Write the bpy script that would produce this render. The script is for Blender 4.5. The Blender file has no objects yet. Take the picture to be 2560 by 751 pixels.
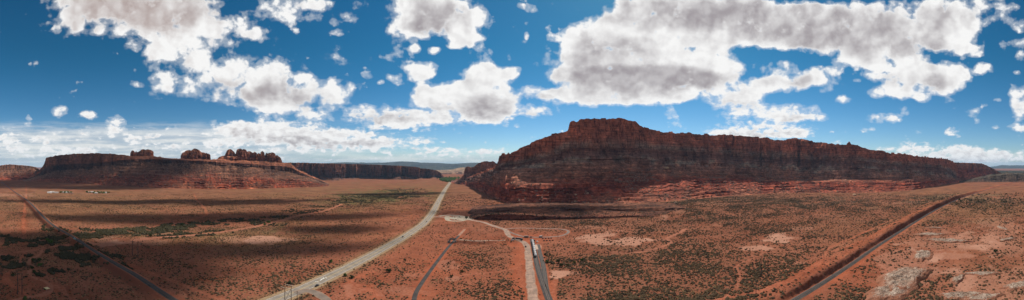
import bpy, math, random
import numpy as np
from mathutils import Vector, Matrix

random.seed(7)
rng = np.random.default_rng(11)
SC = bpy.context.scene
COL = SC.collection
HC, CX, HY, FP = 120.0, 1280.0, 416.0, 764.0      # camera height, centre column, horizon row, pixels per radian of the photo
SUN_AZ, SUN_EL = math.radians(24), math.radians(45)

# ------------------------------------------------------------------ noise
def _h(ix, iy, iz, seed):
    h = (ix.astype(np.uint32) * np.uint32(374761393) + iy.astype(np.uint32) * np.uint32(668265263)
         + iz.astype(np.uint32) * np.uint32(2147483647) + np.uint32(seed * 974711 % 4294967291))
    h = (h ^ (h >> np.uint32(13))) * np.uint32(1274126177)
    h = (h ^ (h >> np.uint32(15))) * np.uint32(2246822519)
    h ^= h >> np.uint32(16)
    return h.astype(np.float32) * np.float32(1 / 4294967295.0)

def vn(x, y, z=0.0, seed=0):
    x, y, z = np.broadcast_arrays(np.asarray(x, np.float64), np.asarray(y, np.float64), np.asarray(z, np.float64))
    xf, yf, zf = np.floor(x), np.floor(y), np.floor(z)
    ix, iy, iz = xf.astype(np.int64), yf.astype(np.int64), zf.astype(np.int64)
    fx, fy, fz = x - xf, y - yf, z - zf
    fx = fx * fx * fx * (fx * (fx * 6 - 15) + 10); fy = fy * fy * fy * (fy * (fy * 6 - 15) + 10); fz = fz * fz * (3 - 2 * fz)
    def c(a, b, d): return _h(ix + a, iy + b, iz + d, seed)
    x00 = c(0,0,0) * (1 - fx) + c(1,0,0) * fx; x10 = c(0,1,0) * (1 - fx) + c(1,1,0) * fx
    r = x00 * (1 - fy) + x10 * fy
    if np.any(fz > 0):
        x01 = c(0,0,1) * (1 - fx) + c(1,0,1) * fx; x11 = c(0,1,1) * (1 - fx) + c(1,1,1) * fx
        r = r * (1 - fz) + (x01 * (1 - fy) + x11 * fy) * fz
    return r

def fbm(x, y, z=0.0, seed=0, o=4, g=.5):
    s, a, n = 0, 1.0, 0
    for k in range(o):
        s = s + a * vn(np.asarray(x) * 2 ** k + 17.3 * k, np.asarray(y) * 2 ** k - 9.1 * k, z, seed + k); n += a; a *= g
    return s / n

def ridge(x, y, z=0.0, seed=0, o=2):
    s, a, n = 0, 1.0, 0
    for k in range(o):
        s = s + a * (1 - np.abs(2 * vn(np.asarray(x) * 2 ** k + 5.7 * k, np.asarray(y) * 2 ** k, z, seed + k) - 1)); n += a; a *= .5
    return s / n

def sst(a, b, x):
    t = np.clip((x - a) / (b - a), 0, 1); return t * t * (3 - 2 * t)

# ------------------------------------------------------------------ helpers
def ground_xy(px, py, z=0.0):
    az, dep = (px - CX) / FP, (py - HY) / FP
    d = (HC - z) / math.tan(dep)
    return d * math.sin(az), d * math.cos(az)

def to_px(x, y, z=0.0):
    d = np.hypot(x, y)
    return CX + FP * np.arctan2(x, y), HY + FP * np.arctan2(HC - z, d)

def fast_mesh(name, V, faces, mat=None, smooth=True, attrs=None, parent=None):
    """faces: one int array (n,3) or (n,4), or a list of such arrays"""
    if not isinstance(faces, list): faces = [faces]
    me = bpy.data.meshes.new(name)
    V = np.ascontiguousarray(V, np.float32)
    me.vertices.add(len(V)); me.vertices.foreach_set('co', V.ravel())
    lt = np.concatenate([np.full(len(f), f.shape[1], np.int32) for f in faces])
    li = np.concatenate([np.asarray(f, np.int32).ravel() for f in faces])
    me.loops.add(len(li)); me.loops.foreach_set('vertex_index', li)
    me.polygons.add(len(lt))
    ls = np.zeros(len(lt), np.int32); ls[1:] = np.cumsum(lt)[:-1]
    me.polygons.foreach_set('loop_start', ls)
    me.update(calc_edges=True); me.validate()
    me.polygons.foreach_set('use_smooth', np.full(len(me.polygons), bool(smooth)))
    for k, a in (attrs or {}).items():
        at = me.attributes.new(k, 'FLOAT', 'POINT'); at.data.foreach_set('value', np.ascontiguousarray(a, np.float32))
    o = bpy.data.objects.new(name, me); COL.objects.link(o)
    if mat: me.materials.append(mat)
    if parent: o.parent = parent
    return o

def grid_faces(nr, nc, wrap=False):
    i = np.arange(nr - 1)[:, None]; j = np.arange(nc if wrap else nc - 1)[None, :]
    j2 = (j + 1) % nc
    return np.stack([i * nc + j, i * nc + j2, (i + 1) * nc + j2, (i + 1) * nc + j], -1).reshape(-1, 4)

class MB:
    def __init__(s): s.v, s.f = [], []
    def add(s, vs, fs):
        b = len(s.v); s.v += [tuple(v) for v in vs]; s.f += [tuple(b + i for i in f) for f in fs]; return s
    def box(s, c, d, taper=1.0, rz=0.0, tx=None):
        (cx, cy, cz), (dx, dy, dz) = c, (d[0] / 2, d[1] / 2, d[2] / 2)
        t = taper; tx = t if tx is None else tx
        P = [(-dx,-dy,-dz),(dx,-dy,-dz),(dx,dy,-dz),(-dx,dy,-dz),(-dx*tx,-dy*t,dz),(dx*tx,-dy*t,dz),(dx*tx,dy*t,dz),(-dx*tx,dy*t,dz)]
        ca, sa = math.cos(rz), math.sin(rz)
        return s.add([(cx + x*ca - y*sa, cy + x*sa + y*ca, cz + z) for x, y, z in P],
                     [(0,3,2,1),(4,5,6,7),(0,1,5,4),(1,2,6,5),(2,3,7,6),(3,0,4,7)])
    def tube(s, pts, r, n=8, r2=None, cap=True):
        pts = [Vector(p) for p in pts]; b = len(s.v); m = len(pts)
        for k, p in enumerate(pts):
            t = (pts[min(k+1, m-1)] - pts[max(k-1, 0)]).normalized()
            a = Vector((0,0,1)) if abs(t.z) < .9 else Vector((1,0,0))
            u = t.cross(a).normalized(); w = t.cross(u)
            rr = r if not isinstance(r, (list, tuple)) else r[k]
            for q in range(n):
                an = 2 * math.pi * q / n
                s.v.append(tuple(p + (u * math.cos(an) + w * math.sin(an)) * rr))
        for k in range(m - 1):
            for q in range(n):
                s.f.append((b+k*n+q, b+k*n+(q+1)%n, b+(k+1)*n+(q+1)%n, b+(k+1)*n+q))
        if cap:
            s.f.append(tuple(b+q for q in range(n))[::-1]); s.f.append(tuple(b+(m-1)*n+q for q in range(n)))
        return s
    def lathe_x(s, prof, n=14, c=(0,0,0)):       # prof: (x, r) along the X axis
        return s.tube([(c[0]+x, c[1], c[2]) for x, r in prof], [max(r, .01) for x, r in prof], n)
    def build(s, name, mat=None, parent=None, smooth=False):
        me = bpy.data.meshes.new(name); me.from_pydata(s.v, [], s.f); me.update()
        if smooth: me.polygons.foreach_set('use_smooth', [True] * len(me.polygons))
        o = bpy.data.objects.new(name, me); COL.objects.link(o)
        if mat: me.materials.append(mat)
        if parent: o.parent = parent
        return o

def tag(o, label=None, cat=None, group=None, kind=None):
    if label: o['label'] = label
    if cat: o['category'] = cat
    if group: o['group'] = group
    if kind: o['kind'] = kind
    return o

def empty(name, loc, rz=0.0, label=None, cat=None, group=None):
    o = bpy.data.objects.new(name, None); COL.objects.link(o)
    o.location = loc; o.rotation_euler = (0, 0, rz); o.empty_display_size = .5
    return tag(o, label, cat, group)

def copy_tree(o, parent=None, loc=None, rz=None, sc=None, label=None, group=None):
    c = o.copy(); COL.objects.link(c); c.parent = parent
    if loc is not None: c.location = loc
    if rz is not None: c.rotation_euler = (0, 0, rz)
    if sc is not None: c.scale = sc if isinstance(sc, (tuple, list)) else (sc, sc, sc)
    if label: c['label'] = label
    if group: c['group'] = group
    for ch in list(o.children): copy_tree(ch, c)
    return c

# ------------------------------------------------------------------ materials
class NT:
    def __init__(s, tree): s.t = tree; s.n = tree.nodes; s.l = tree.links
    def node(s, typ, **kw):
        nd = s.n.new(typ)
        for k, v in kw.items(): setattr(nd, k, v)
        return nd
    def put(s, sock, v):
        if isinstance(v, bpy.types.NodeSocket): s.l.new(v, sock)
        elif v is not None: sock.default_value = v
    def math(s, op, a, b=None, c=None, clamp=False):
        nd = s.node('ShaderNodeMath', operation=op, use_clamp=clamp)
        s.put(nd.inputs[0], a); s.put(nd.inputs[1], b); s.put(nd.inputs[2], c)
        return nd.outputs[0]
    def vmath(s, op, a, b=None, c=None):
        nd = s.node('ShaderNodeVectorMath', operation=op)
        s.put(nd.inputs[0], a); s.put(nd.inputs[1], b); s.put(nd.inputs[2], c)
        return nd.outputs['Value'] if op in ('DOT_PRODUCT', 'LENGTH') else nd.outputs[0]
    def mix(s, f, a, b, mode='MIX'):
        nd = s.node('ShaderNodeMix', data_type='RGBA', blend_type=mode)
        s.put(nd.inputs[0], f); s.put(nd.inputs[6], rgba(a)); s.put(nd.inputs[7], rgba(b))
        return nd.outputs[2]
    def fmix(s, f, a, b):
        nd = s.node('ShaderNodeMix', data_type='FLOAT')
        s.put(nd.inputs[0], f); s.put(nd.inputs[2], a); s.put(nd.inputs[3], b)
        return nd.outputs[0]
    def noise(s, vec, scale, detail=4, rough=.55, dist=0.0, color=False):
        nd = s.node('ShaderNodeTexNoise')
        s.put(nd.inputs['Vector'], vec); nd.inputs['Scale'].default_value = scale
        nd.inputs['Detail'].default_value = detail; nd.inputs['Roughness'].default_value = rough
        nd.inputs['Distortion'].default_value = dist
        return nd.outputs['Color' if color else 0]
    def ramp(s, f, stops, interp='LINEAR'):
        nd = s.node('ShaderNodeValToRGB'); cr = nd.color_ramp; cr.interpolation = interp
        while len(cr.elements) < len(stops): cr.elements.new(.5)
        for e, (p, c) in zip(cr.elements, stops): e.position = p; e.color = rgba(c)
        s.put(nd.inputs[0], f); return nd.outputs[0]
    def sstep(s, x, a, b, lo=0.0, hi=1.0):
        nd = s.node('ShaderNodeMapRange', interpolation_type='SMOOTHSTEP')
        s.put(nd.inputs[0], x)
        for i, v in enumerate((a, b, lo, hi)): nd.inputs[1 + i].default_value = v
        return nd.outputs[0]
    def attr(s, name): return s.node('ShaderNodeAttribute', attribute_name=name).outputs['Fac']

def rgba(c):
    if isinstance(c, bpy.types.NodeSocket) or c is None: return c
    if isinstance(c, (int, float)): return (c, c, c, 1)
    return tuple(c) if len(c) == 4 else tuple(c) + (1,)

def new_mat(name):
    m = bpy.data.materials.new(name); m.use_nodes = True
    t = NT(m.node_tree); b = t.n['Principled BSDF']
    b.inputs['Roughness'].default_value = .9
    b.inputs['Specular IOR Level'].default_value = .2
    return m, t, b

def bump(t, b, h, strength=.5, dist=1.0):
    nd = t.node('ShaderNodeBump'); nd.inputs['Strength'].default_value = strength; nd.inputs['Distance'].default_value = dist
    t.put(nd.inputs['Height'], h); t.l.new(nd.outputs[0], b.inputs['Normal'])

def pos(t): return t.node('ShaderNodeNewGeometry').outputs['Position']

def plain(name, col, rough=.6, metal=0.0, var=.25, scale=1.5, spec=.3):
    m, t, b = new_mat(name)
    n = t.noise(pos(t), scale, 5)
    c = t.mix(t.sstep(n, .3, .7), tuple(x * (1 - var) for x in col), tuple(min(1, x * (1 + var)) for x in col))
    t.put(b.inputs['Base Color'], c)
    b.inputs['Roughness'].default_value = rough; b.inputs['Metallic'].default_value = metal
    b.inputs['Specular IOR Level'].default_value = spec
    return m

def rock_mat(name, stops, K, tint=(.88, .86, .86), varn=.6, sc=1.0, bstr=.8, patchy=None):
    m, t, b = new_mat(name)
    P = pos(t); st = t.attr('strat')
    wob = t.noise(t.vmath('MULTIPLY', P, (1, 1, 3)), .012 / sc, 5, .6)
    wob2 = t.noise(P, .08 / sc, 3, .6)
    x = t.math('ADD', st, t.math('MULTIPLY', t.math('SUBTRACT', wob, .5), .3))
    x = t.math('ADD', x, t.math('MULTIPLY', t.math('SUBTRACT', wob2, .5), .35))
    base = t.ramp(t.math('DIVIDE', x, K), [(p / K, c) for p, c in stops])
    if patchy:
        alt = t.ramp(t.math('DIVIDE', x, K), [(p / K, c if c[1] < .85 * c[0] and p < 3 or c[1] < .7 * c[0] else patchy) for p, c in stops])
        base = t.mix(t.sstep(t.noise(P, .0085, 3, .6), .46, .56), base, alt)
    # fine bedding along the layers
    bed = t.noise(t.vmath('MULTIPLY', P, (.006, .006, .22)), 1.0, 5, .65)
    base = t.mix(1.0, base, t.ramp(bed, [(.3, (.45, .43, .45)), (.48, (1, 1, 1)), (.7, (1.4, 1.28, 1.18))]), 'MULTIPLY')
    # vertical stains on the steep faces
    sep = t.node('ShaderNodeSeparateXYZ'); t.l.new(t.node('ShaderNodeNewGeometry').outputs['True Normal'], sep.inputs[0])
    steep = t.sstep(t.math('ABSOLUTE', sep.outputs[2]), .75, .35)
    stain = t.noise(t.vmath('MULTIPLY', P, (.07, .07, .012)), 1.0 / sc, 5, .65)
    stc = t.ramp(stain, [(.34, (.30, .25, .25)), (.47, (.95, .95, .95)), (.56, (1.1, 1.05, 1)), (.68, (1.6, 1.4, 1.2))])
    base = t.mix(t.math('MULTIPLY', steep, varn), base, t.mix(1.0, base, stc, 'MULTIPLY'))
    big = t.noise(t.vmath('MULTIPLY', P, (1, 1, .55)), .011 / sc, 4, .6)
    base = t.mix(1.0, base, t.ramp(big, [(.34, (.55, .5, .5)), (.5, (1, 1, 1)), (.66, (1.3, 1.22, 1.15))]), 'MULTIPLY')
    mott = t.noise(P, .05 / sc, 6, .7)
    base = t.mix(1.0, base, t.ramp(mott, [(.3, (.5, .48, .48)), (.47, (.95, .95, .95)), (.6, (1.2, 1.17, 1.12)), (.7, (1.7, 1.6, 1.45))]), 'MULTIPLY')
    crk = t.noise(t.vmath('MULTIPLY', P, (.045, .045, .005)), 1.0 / sc, 3, .6)
    crl = t.sstep(t.math('ABSOLUTE', t.math('SUBTRACT', crk, .5)), .030, .006)
    base = t.mix(t.math('MULTIPLY', t.math('MULTIPLY', crl, steep), .8), base, t.mix(1.0, base, (.28, .24, .24), 'MULTIPLY'))
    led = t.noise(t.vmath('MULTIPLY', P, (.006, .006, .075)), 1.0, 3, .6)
    ledge_shade = t.sstep(t.math('ABSOLUTE', t.math('SUBTRACT', led, .5)), .034, .008)
    base = t.mix(t.math('MULTIPLY', ledge_shade, .6), base, t.mix(1.0, base, (.40, .34, .34), 'MULTIPLY'))  # thin ledge shadows painted into the rock colour
    vb = t.node('ShaderNodeTexVoronoi', feature='F1'); vb.inputs['Scale'].default_value = .10 / sc; vb.inputs['Randomness'].default_value = 1.0; t.l.new(P, vb.inputs['Vector'])
    blk = t.node('ShaderNodeSeparateXYZ'); t.l.new(vb.outputs['Color'], blk.inputs[0])
    blc = t.ramp(blk.outputs[0], [(0, (.55, .52, .52)), (.55, (1, 1, 1)), (.85, (1.15, 1.1, 1.05)), (1, (1.9, 1.75, 1.6))])
    base = t.mix(t.math('MULTIPLY', t.math('SUBTRACT', 1.0, steep), .85), base, t.mix(1.0, base, blc, 'MULTIPLY'))
    # scattered scrub on ledges and flats
    flat = t.sstep(sep.outputs[2], .6, .9)
    sp = t.sstep(t.noise(P, .16, 3, .7), .55, .62)
    base = t.mix(t.math('MULTIPLY', t.math('MULTIPLY', flat, sp), .75), base, (.055, .055, .032))
    base = t.mix(1.0, base, tint, 'MULTIPLY')
    t.put(b.inputs['Base Color'], base)
    b.inputs['Roughness'].default_value = .95; b.inputs['Specular IOR Level'].default_value = .05
    h = t.math('ADD', t.noise(P, .10 / sc, 8, .72), t.math('MULTIPLY', t.noise(t.vmath('MULTIPLY', P, (.02, .02, .3)), 1.0, 4, .6), .5))
    bump(t, b, h, bstr, 9.0 * sc)
    return m

# ------------------------------------------------------------------ paths on the ground (drawn over the photo, projected to the plain)
def catmull(pts, step):
    P = [np.array(p, float) for p in pts]
    P = [2 * P[0] - P[1]] + P + [2 * P[-1] - P[-2]]
    out = []
    for i in range(1, len(P) - 2):
        L = np.linalg.norm(P[i + 1] - P[i]); n = max(2, int(L / step))
        for k in range(n):
            t = k / n
            out.append(.5 * ((2 * P[i]) + (-P[i-1] + P[i+1]) * t + (2*P[i-1] - 5*P[i] + 4*P[i+1] - P[i+2]) * t*t + (-P[i-1] + 3*P[i] - 3*P[i+1] + P[i+2]) * t**3))
    out.append(P[-2]); return np.array(out)

def path(pxs, step=6.0): return catmull([ground_xy(*p) for p in pxs], step)

def dist_path(x, y, P, cap=200.0, want_t=False):
    """distance from points to a polyline (and signed side)"""
    best = np.full(x.shape, cap, np.float64)
    lo = P.min(0) - cap; hi = P.max(0) + cap
    idx = np.where((x > lo[0]) & (x < hi[0]) & (y > lo[1]) & (y < hi[1]))[0]
    if len(idx) == 0: return best
    xs, ys = x[idx], y[idx]; b = best[idx]
    Q = P[::max(1, len(P) // 120)]
    if not np.allclose(Q[-1], P[-1]): Q = np.vstack([Q, P[-1]])
    for a, c in zip(Q[:-1], Q[1:]):
        d = c - a; L2 = d @ d + 1e-9
        sel = np.where((xs > min(a[0], c[0]) - cap) & (xs < max(a[0], c[0]) + cap) & (ys > min(a[1], c[1]) - cap) & (ys < max(a[1], c[1]) + cap))[0]
        if len(sel) == 0: continue
        X, Y = xs[sel], ys[sel]
        t = np.clip(((X - a[0]) * d[0] + (Y - a[1]) * d[1]) / L2, 0, 1)
        b[sel] = np.minimum(b[sel], np.hypot(X - a[0] - t * d[0], Y - a[1] - t * d[1]))
    best[idx] = b
    return best

HWY = catmull([(-178, 60), (-178.5, 150), (-179, 246), (-178, 309), (-177, 400), (-176, 474), (-177, 540), (-182, 622), (-205, 780), (-245, 996), (-333, 1488), (-425, 2040), (-470, 2300)], 8)
RAIL = catmull([(-2300, -228), (-1427, -84), (-1000, -13), (-629, 33), (-484, 64), (-360, 88), (-229, 114), (-110, 130), (0, 139), (100, 147), (203, 154), (320, 160), (431, 164), (640, 161), (864, 149), (1050, 128), (1233, 97), (1700, -10), (2300, -180)], 6)
SPUR = path([(1028, 800), (1033, 765), (1040, 733), (1058, 703), (1080, 672), (1100, 645), (1118, 622), (1133, 605), (1145, 592), (1162, 574)], 4)
YARD_ROAD = path([(1338, 800), (1334, 751), (1328, 710), (1324, 670), (1321, 640), (1318, 618), (1308, 606), (1292, 600), (1275, 592), (1268, 584), (1262, 575), (1235, 566), (1205, 556), (1175, 551), (1150, 549), (1120, 545), (1098, 543), (1084, 543)], 3)
LOOP_ROAD = path([(1262, 575), (1282, 584), (1300, 590), (1318, 593), (1345, 594), (1375, 593), (1400, 591), (1417, 585), (1421, 579), (1412, 575), (1390, 573), (1350, 572), (1300, 571), (1265, 573)], 3)
TURNOUT = path([(1098, 541), (1118, 539), (1140, 539.5), (1158, 542), (1166, 547), (1158, 552), (1140, 553.5), (1122, 552), (1117, 546), (1119, 541)], 3)
SIDING = path([(1329, 598), (1333, 615), (1338, 640), (1344, 668), (1352, 695), (1361, 720), (1378, 765)], 3)
SIDING2 = path([(1345, 612), (1350, 635), (1357, 660), (1361, 685), (1364, 715), (1370, 745), (1380, 790)], 3)
FRONT_TRACK = path([(740, 735), (765, 728), (790, 734), (815, 750), (830, 775)], 3)
TRACKS = {   # dirt tracks, half width in metres
    'service': (path([(1700, 775), (1790, 752), (1860, 740), (1930, 726), (1990, 703), (2035, 678), (2058, 655), (2062, 640), (2090, 630), (2160, 607), (2230, 572), (2300, 535), (2350, 515), (2400, 499)], 6), 3.2),
    'service2': (path([(2062, 642), (2075, 620), (2120, 600), (2200, 565), (2260, 540), (2330, 512)], 6), 3.0),
    'trail': (path([(108, 618), (104, 630), (92, 642), (76, 649), (72, 660), (84, 668), (74, 680), (78, 690), (100, 700), (122, 710), (126, 722), (118, 733), (90, 741), (50, 747), (10, 760)], 4), 2.6),
    'trail2': (path([(126, 712), (150, 722), (165, 735), (190, 755)], 4), 3.0),
    'leftsand': (path([(0, 639), (40, 633), (80, 627), (120, 620), (150, 615), (172, 613)], 4), 4.5),
    'leftred': (path([(62, 634), (52, 650), (48, 662), (30, 675), (14, 690), (18, 705), (50, 725), (75, 745)], 4), 3.0),
    'pole': (path([(64, 458), (66, 480), (62, 520), (59, 560), (60, 585), (58, 605)], 6), 3.5),
    'wash': (path([(855, 511), (838, 519), (800, 531), (760, 537), (720, 547), (690, 556), (650, 565), (600, 574), (520, 585), (440, 592), (380, 596), (330, 604), (280, 613), (225, 611), (170, 613)], 6), 7.0),
    'bend': (path([(485, 484), (492, 500), (505, 515), (517, 532), (512, 541), (490, 548), (450, 556), (400, 563), (370, 572)], 6), 4.0),
    'rightwash': (path([(1712, 575), (1695, 586), (1668, 596), (1676, 608), (1655, 618), (1620, 627), (1570, 632), (1530, 632)], 4), 4.0),
    'rightwash2': (path([(1945, 587), (1925, 605), (1905, 625), (1906, 636), (1870, 652), (1840, 664), (1850, 690), (1842, 720), (1815, 745)], 4), 2.5),
    'yardlane': (path([(1300, 612), (1306, 625), (1303, 645), (1296, 665), (1303, 690), (1306, 720)], 4), 3.2),
    'lane2': (path([(1303, 668), (1270, 676), (1220, 684), (1160, 690), (1120, 700)], 4), 2.2),
    'laneleft': (path([(320, 660), (345, 672), (380, 685), (430, 703), (490, 726), (540, 745), (600, 760)], 4), 3.2),
    'orange': (path([(1385, 755), (1383, 725), (1390, 700), (1405, 690)], 4), 2.5),
    'faint1': (path([(2330, 540), (2420, 547), (2500, 546), (2580, 552)], 6), 3.5),
    'faint2': (path([(2480, 492), (2500, 497), (2530, 494), (2580, 490)], 6), 7.0),
    'faint3': (path([(920, 700), (900, 690), (870, 715), (880, 745), (900, 770)], 4), 3.0),
}
GULLIES = [  # small dry channels: path, half width, depth
    (path([(300, 640), (310, 650), (318, 662), (332, 672)], 3), 3.0, 2.5),
    (path([(395, 703), (430, 716), (460, 728), (470, 745)], 3), 1.5, 1.2),
    (path([(470, 672), (540, 675), (640, 672), (700, 678), (745, 686)], 3), 1.3, 1.3),
    (path([(170, 715), (172, 730), (175, 745), (172, 765)], 3), 2.0, 2.0),
    (path([(1480, 634), (1540, 633), (1590, 629), (1640, 626)], 4), 2.4, 2.2),
    (path([(1822, 676), (1840, 664), (1852, 655)], 3), 2.0, 1.6),
]
EMB = path([(1140, 606), (1160, 607), (1185, 609), (1210, 609), (1235, 606), (1262, 601)], 4)   # road bank over the underpass

def rail_z(x): return 5.5 * sst(-215, -300, x) * sst(-1700, -900, x)

def zone(x, y):
    """undulation damping near anything flat: 0 on the roads, 1 in the open"""
    m = np.ones(x.shape)
    for P, w in ((HWY, 15), (RAIL, 6), (SPUR, 4), (YARD_ROAD, 8), (LOOP_ROAD, 6), (TURNOUT, 9), (SIDING, 6), (SIDING2, 5), (FRONT_TRACK, 6), (EMB, 5)):
        m = np.minimum(m, sst(w, w + 25, dist_path(x, y, P, 60)))
    yd = np.hypot((x - 32) / 60, (y - 470) / 60)
    return np.minimum(m, sst(1.0, 1.5, yd))

def ground_z(x, y, wash=True):
    x = np.atleast_1d(np.asarray(x, float)); y = np.atleast_1d(np.asarray(y, float))
    m = zone(x, y); d = np.hypot(x, y)
    far = sst(2600, 1400, d)
    z = m * far * (3.2 * (fbm(x / 210, y / 210, 0, 3, 3) - .5) + 1.5 * (fbm(x / 45, y / 45, 0, 8, 3) - .5) + .5 * (fbm(x / 11, y / 11, 0, 9, 2) - .5))
    # railway bank on the left, cutting with a spoil ridge on the right
    dr = dist_path(x, y, RAIL, 90)
    rz = rail_z(x)
    k = sst(4.2, 4.2 + 1.7 * np.maximum(rz, .3) , dr)
    z = np.where(dr < 60, rz * (1 - k) + z * k, z)
    yr = np.interp(x, RAIL[:, 0], RAIL[:, 1])
    north = (y > yr) & (x > 120)
    prof = sst(120, 260, x) * sst(1750, 1100, x) * (3.2 + 5.0 * fbm(x / 40, x * 0, 0, 21, 3) + 3.0 * sst(450, 800, x))
    wall = sst(4.2, 8.0 + 5 * fbm(x / 9, y / 9, 0, 31, 3), dr + 2.5 * (fbm(x / 5, y / 5, 0, 35, 2) - .5)) * sst(62, 22, dr)
    z = z + np.where(north, prof * wall * (1 + .25 * (fbm(x / 6, y / 6, 0, 33, 2) - .5)), 0)
    ridge2 = sst(560, 700, x) * sst(1300, 1000, x) * np.exp(-((dr - 46) / 8) ** 2) * 5.0
    z = z + np.where(north, ridge2, 0)
    south = (y <= yr) & (x > 120)
    z = z + np.where(south, sst(200, 420, x) * sst(1750, 1100, x) * 1.6 * sst(6, 14, dr) * sst(80, 40, dr), 0)
    # bank that carries the dirt road over the spur
    de = dist_path(x, y, EMB, 40)
    top = 4.0 * sst(1262, 1215, CX + FP * np.arctan2(x, y))
    z = np.maximum(z, top * (1 - sst(3.2, 9.5, de)))
    dsp = dist_path(x, y, SPUR, 20)
    z = np.where(dsp < 5, np.minimum(z, 0.0), z)
    for P, w, dep in GULLIES:
        g = dist_path(x, y, P, 20)
        z = z - dep * np.exp(-(g / w) ** 2)
    # fan spilling from the foot of the big mesa
    fx, fy = ground_xy(1760, 520)
    z = z + 7 * m * np.exp(-(((x - fx) / 190) ** 2 + ((y - fy) / 230) ** 2))
    return z

# patches of ground cover: (attribute, px, py, rx, ry, weight)
PATCH = [
    ('sand', 1485, 599, 60, 10, 1.15), ('sand', 1505, 590, 44, 7, .9), ('sand', 1590, 604, 50, 10, 1.05), ('sand', 1640, 602, 40, 5, .5), ('sand', 1530, 578, 40, 4, .4), ('sand', 1480, 570, 50, 4, .4),
    ('sand', 1945, 602, 70, 9, 1.15), ('sand', 1940, 592, 22, 8, .7), ('sand', 1890, 622, 50, 8, .95), ('sand', 1395, 689, 22, 9, 1.3), ('sand', 1410, 685, 40, 4, .6),
    ('sand', 1130, 700, 30, 9, .5), ('sand', 1120, 664, 22, 12, .4), ('sand', 1040, 690, 40, 6, .3), ('sand', 700, 600, 45, 6, .6), ('sand', 655, 602, 35, 9, .7), ('sand', 600, 600, 45, 10, .55),
    ('sand', 270, 610, 55, 14, .55), ('sand', 340, 606, 60, 10, .45), ('sand', 420, 584, 40, 8, .5), ('sand', 2370, 643, 60, 10, .5), ('sand', 2330, 640, 30, 14, .4), ('sand', 2440, 600, 60, 20, .4),
    ('sand', 2350, 600, 95, 26, .42), ('sand', 2270, 690, 70, 62, .5), ('sand', 2505, 590, 60, 44, .42), ('sand', 2480, 712, 100, 46, .45), ('sand', 2400, 700, 40, 30, .4), ('sand', 2440, 500, 110, 10, .4),
    ('sand', 2000, 572, 30, 4, .5), ('sand', 2060, 540, 60, 4, .3), ('sand', 1790, 515, 50, 4, .4), ('sand', 2250, 508, 40, 3, .4), ('sand', 1660, 545, 18, 8, .6), ('sand', 1690, 527, 18, 9, .5),
    ('sand', 1160, 535, 30, 5, .4), ('sand', 1345, 618, 10, 12, 1.2), ('sand', 15, 488, 60, 4, .5), ('sand', 230, 484, 60, 3, .3), ('sand', 1000, 730, 90, 22, .35), ('sand', 860, 735, 70, 25, .25), ('sand', 2000, 660, 15, 4, .4),
    ('red', 750, 697, 28, 9, 1.3), ('red', 530, 700, 40, 8, .9), ('red', 690, 690, 60, 10, .6), ('red', 640, 677, 60, 6, .5), ('red', 1000, 650, 160, 90, .35), ('red', 870, 730, 110, 50, .45), ('red', 1020, 740, 110, 40, .5),
    ('red', 60, 570, 14, 60, .8), ('red', 240, 640, 60, 20, .5), ('red', 1300, 655, 20, 50, .9), ('red', 1240, 600, 60, 12, .6), ('red', 1310, 600, 60, 18, .7), ('red', 2040, 690, 120, 30, .4), ('red', 2130, 700, 60, 40, .4),
    ('red', 1930, 560, 50, 12, .4), ('red', 60, 720, 90, 40, .5), ('red', 1180, 700, 120, 60, .35), ('red', 1330, 735, 60, 40, .6), ('red', 2200, 640, 80, 60, .35), ('red', 1400, 535, 300, 14, .5),
    ('gold', 480, 500, 460, 40, .55), ('gold', 850, 480, 200, 22, .5), ('gold', 150, 520, 220, 45, .55), ('gold', 1090, 480, 130, 28, .5), ('gold', 2440, 525, 180, 24, .75), ('gold', 2320, 480, 260, 16, .55), ('gold', 820, 590, 200, 50, .25), ('gold', 620, 600, 130, 30, .3),
    ('gold', 2180, 585, 140, 40, .3), ('gold', 2470, 650, 120, 90, .25),
    ('green', 640, 585, 260, 30, .35), ('green', 420, 602, 160, 14, .3), ('green', 900, 515, 160, 22, .5), ('veg', 620, 590, 260, 22, .28), ('veg', 880, 515, 130, 14, .25), ('veg', 1750, 520, 220, 22, .35),
    ('green', 980, 485, 90, 14, .9), ('green', 900, 500, 60, 10, .7), ('green', 700, 552, 60, 12, .5), ('green', 560, 600, 120, 18, .6), ('green', 470, 592, 120, 10, .6), ('green', 1130, 449, 24, 5, 2.0), ('green', 830, 560, 160, 30, .35),
    ('green', 1085, 480, 24, 30, .4), ('green', 1360, 650, 22, 22, .6), ('green', 1500, 640, 70, 8, .4), ('green', 150, 650, 130, 30, .5), ('green', 2440, 500, 90, 14, .5), ('green', 120, 600, 100, 20, .5),
    ('veg', 980, 487, 110, 13, .6), ('veg', 900, 502, 60, 8, .5), ('veg', 470, 578, 260, 12, .6), ('veg', 40, 655, 70, 22, .7), ('veg', 220, 640, 110, 30, .5), ('veg', 120, 595, 130, 18, .6), ('veg', 1650, 690, 340, 80, .38), ('veg', 1560, 560, 160, 16, .3), ('veg', 1750, 600, 200, 50, .25),
    ('veg', 600, 680, 240, 40, .2), ('veg', 2100, 560, 260, 40, .25), ('veg', 2420, 500, 120, 12, .6), ('veg', 1180, 620, 90, 20, .25), ('veg', 1230, 640, 60, 30, .25), ('veg', 1330, 560, 160, 14, .25), ('veg', 1900, 500, 300, 14, .4), ('veg', 700, 620, 200, 20, .2),
    ('veg', 1050, 640, 260, 110, -.18), ('veg', 1050, 600, 120, 40, -.1), ('veg', 300, 690, 300, 60, -.1), ('veg', 2300, 660, 300, 90, -.1),
    ('veg', 1000, 735, 110, 26, -.4), ('veg', 850, 735, 90, 26, -.3), ('veg', 1300, 650, 24, 60, -.5), ('veg', 1335, 605, 60, 14, -.6), ('veg', 2380, 642, 60, 14, -.4),
]
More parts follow.
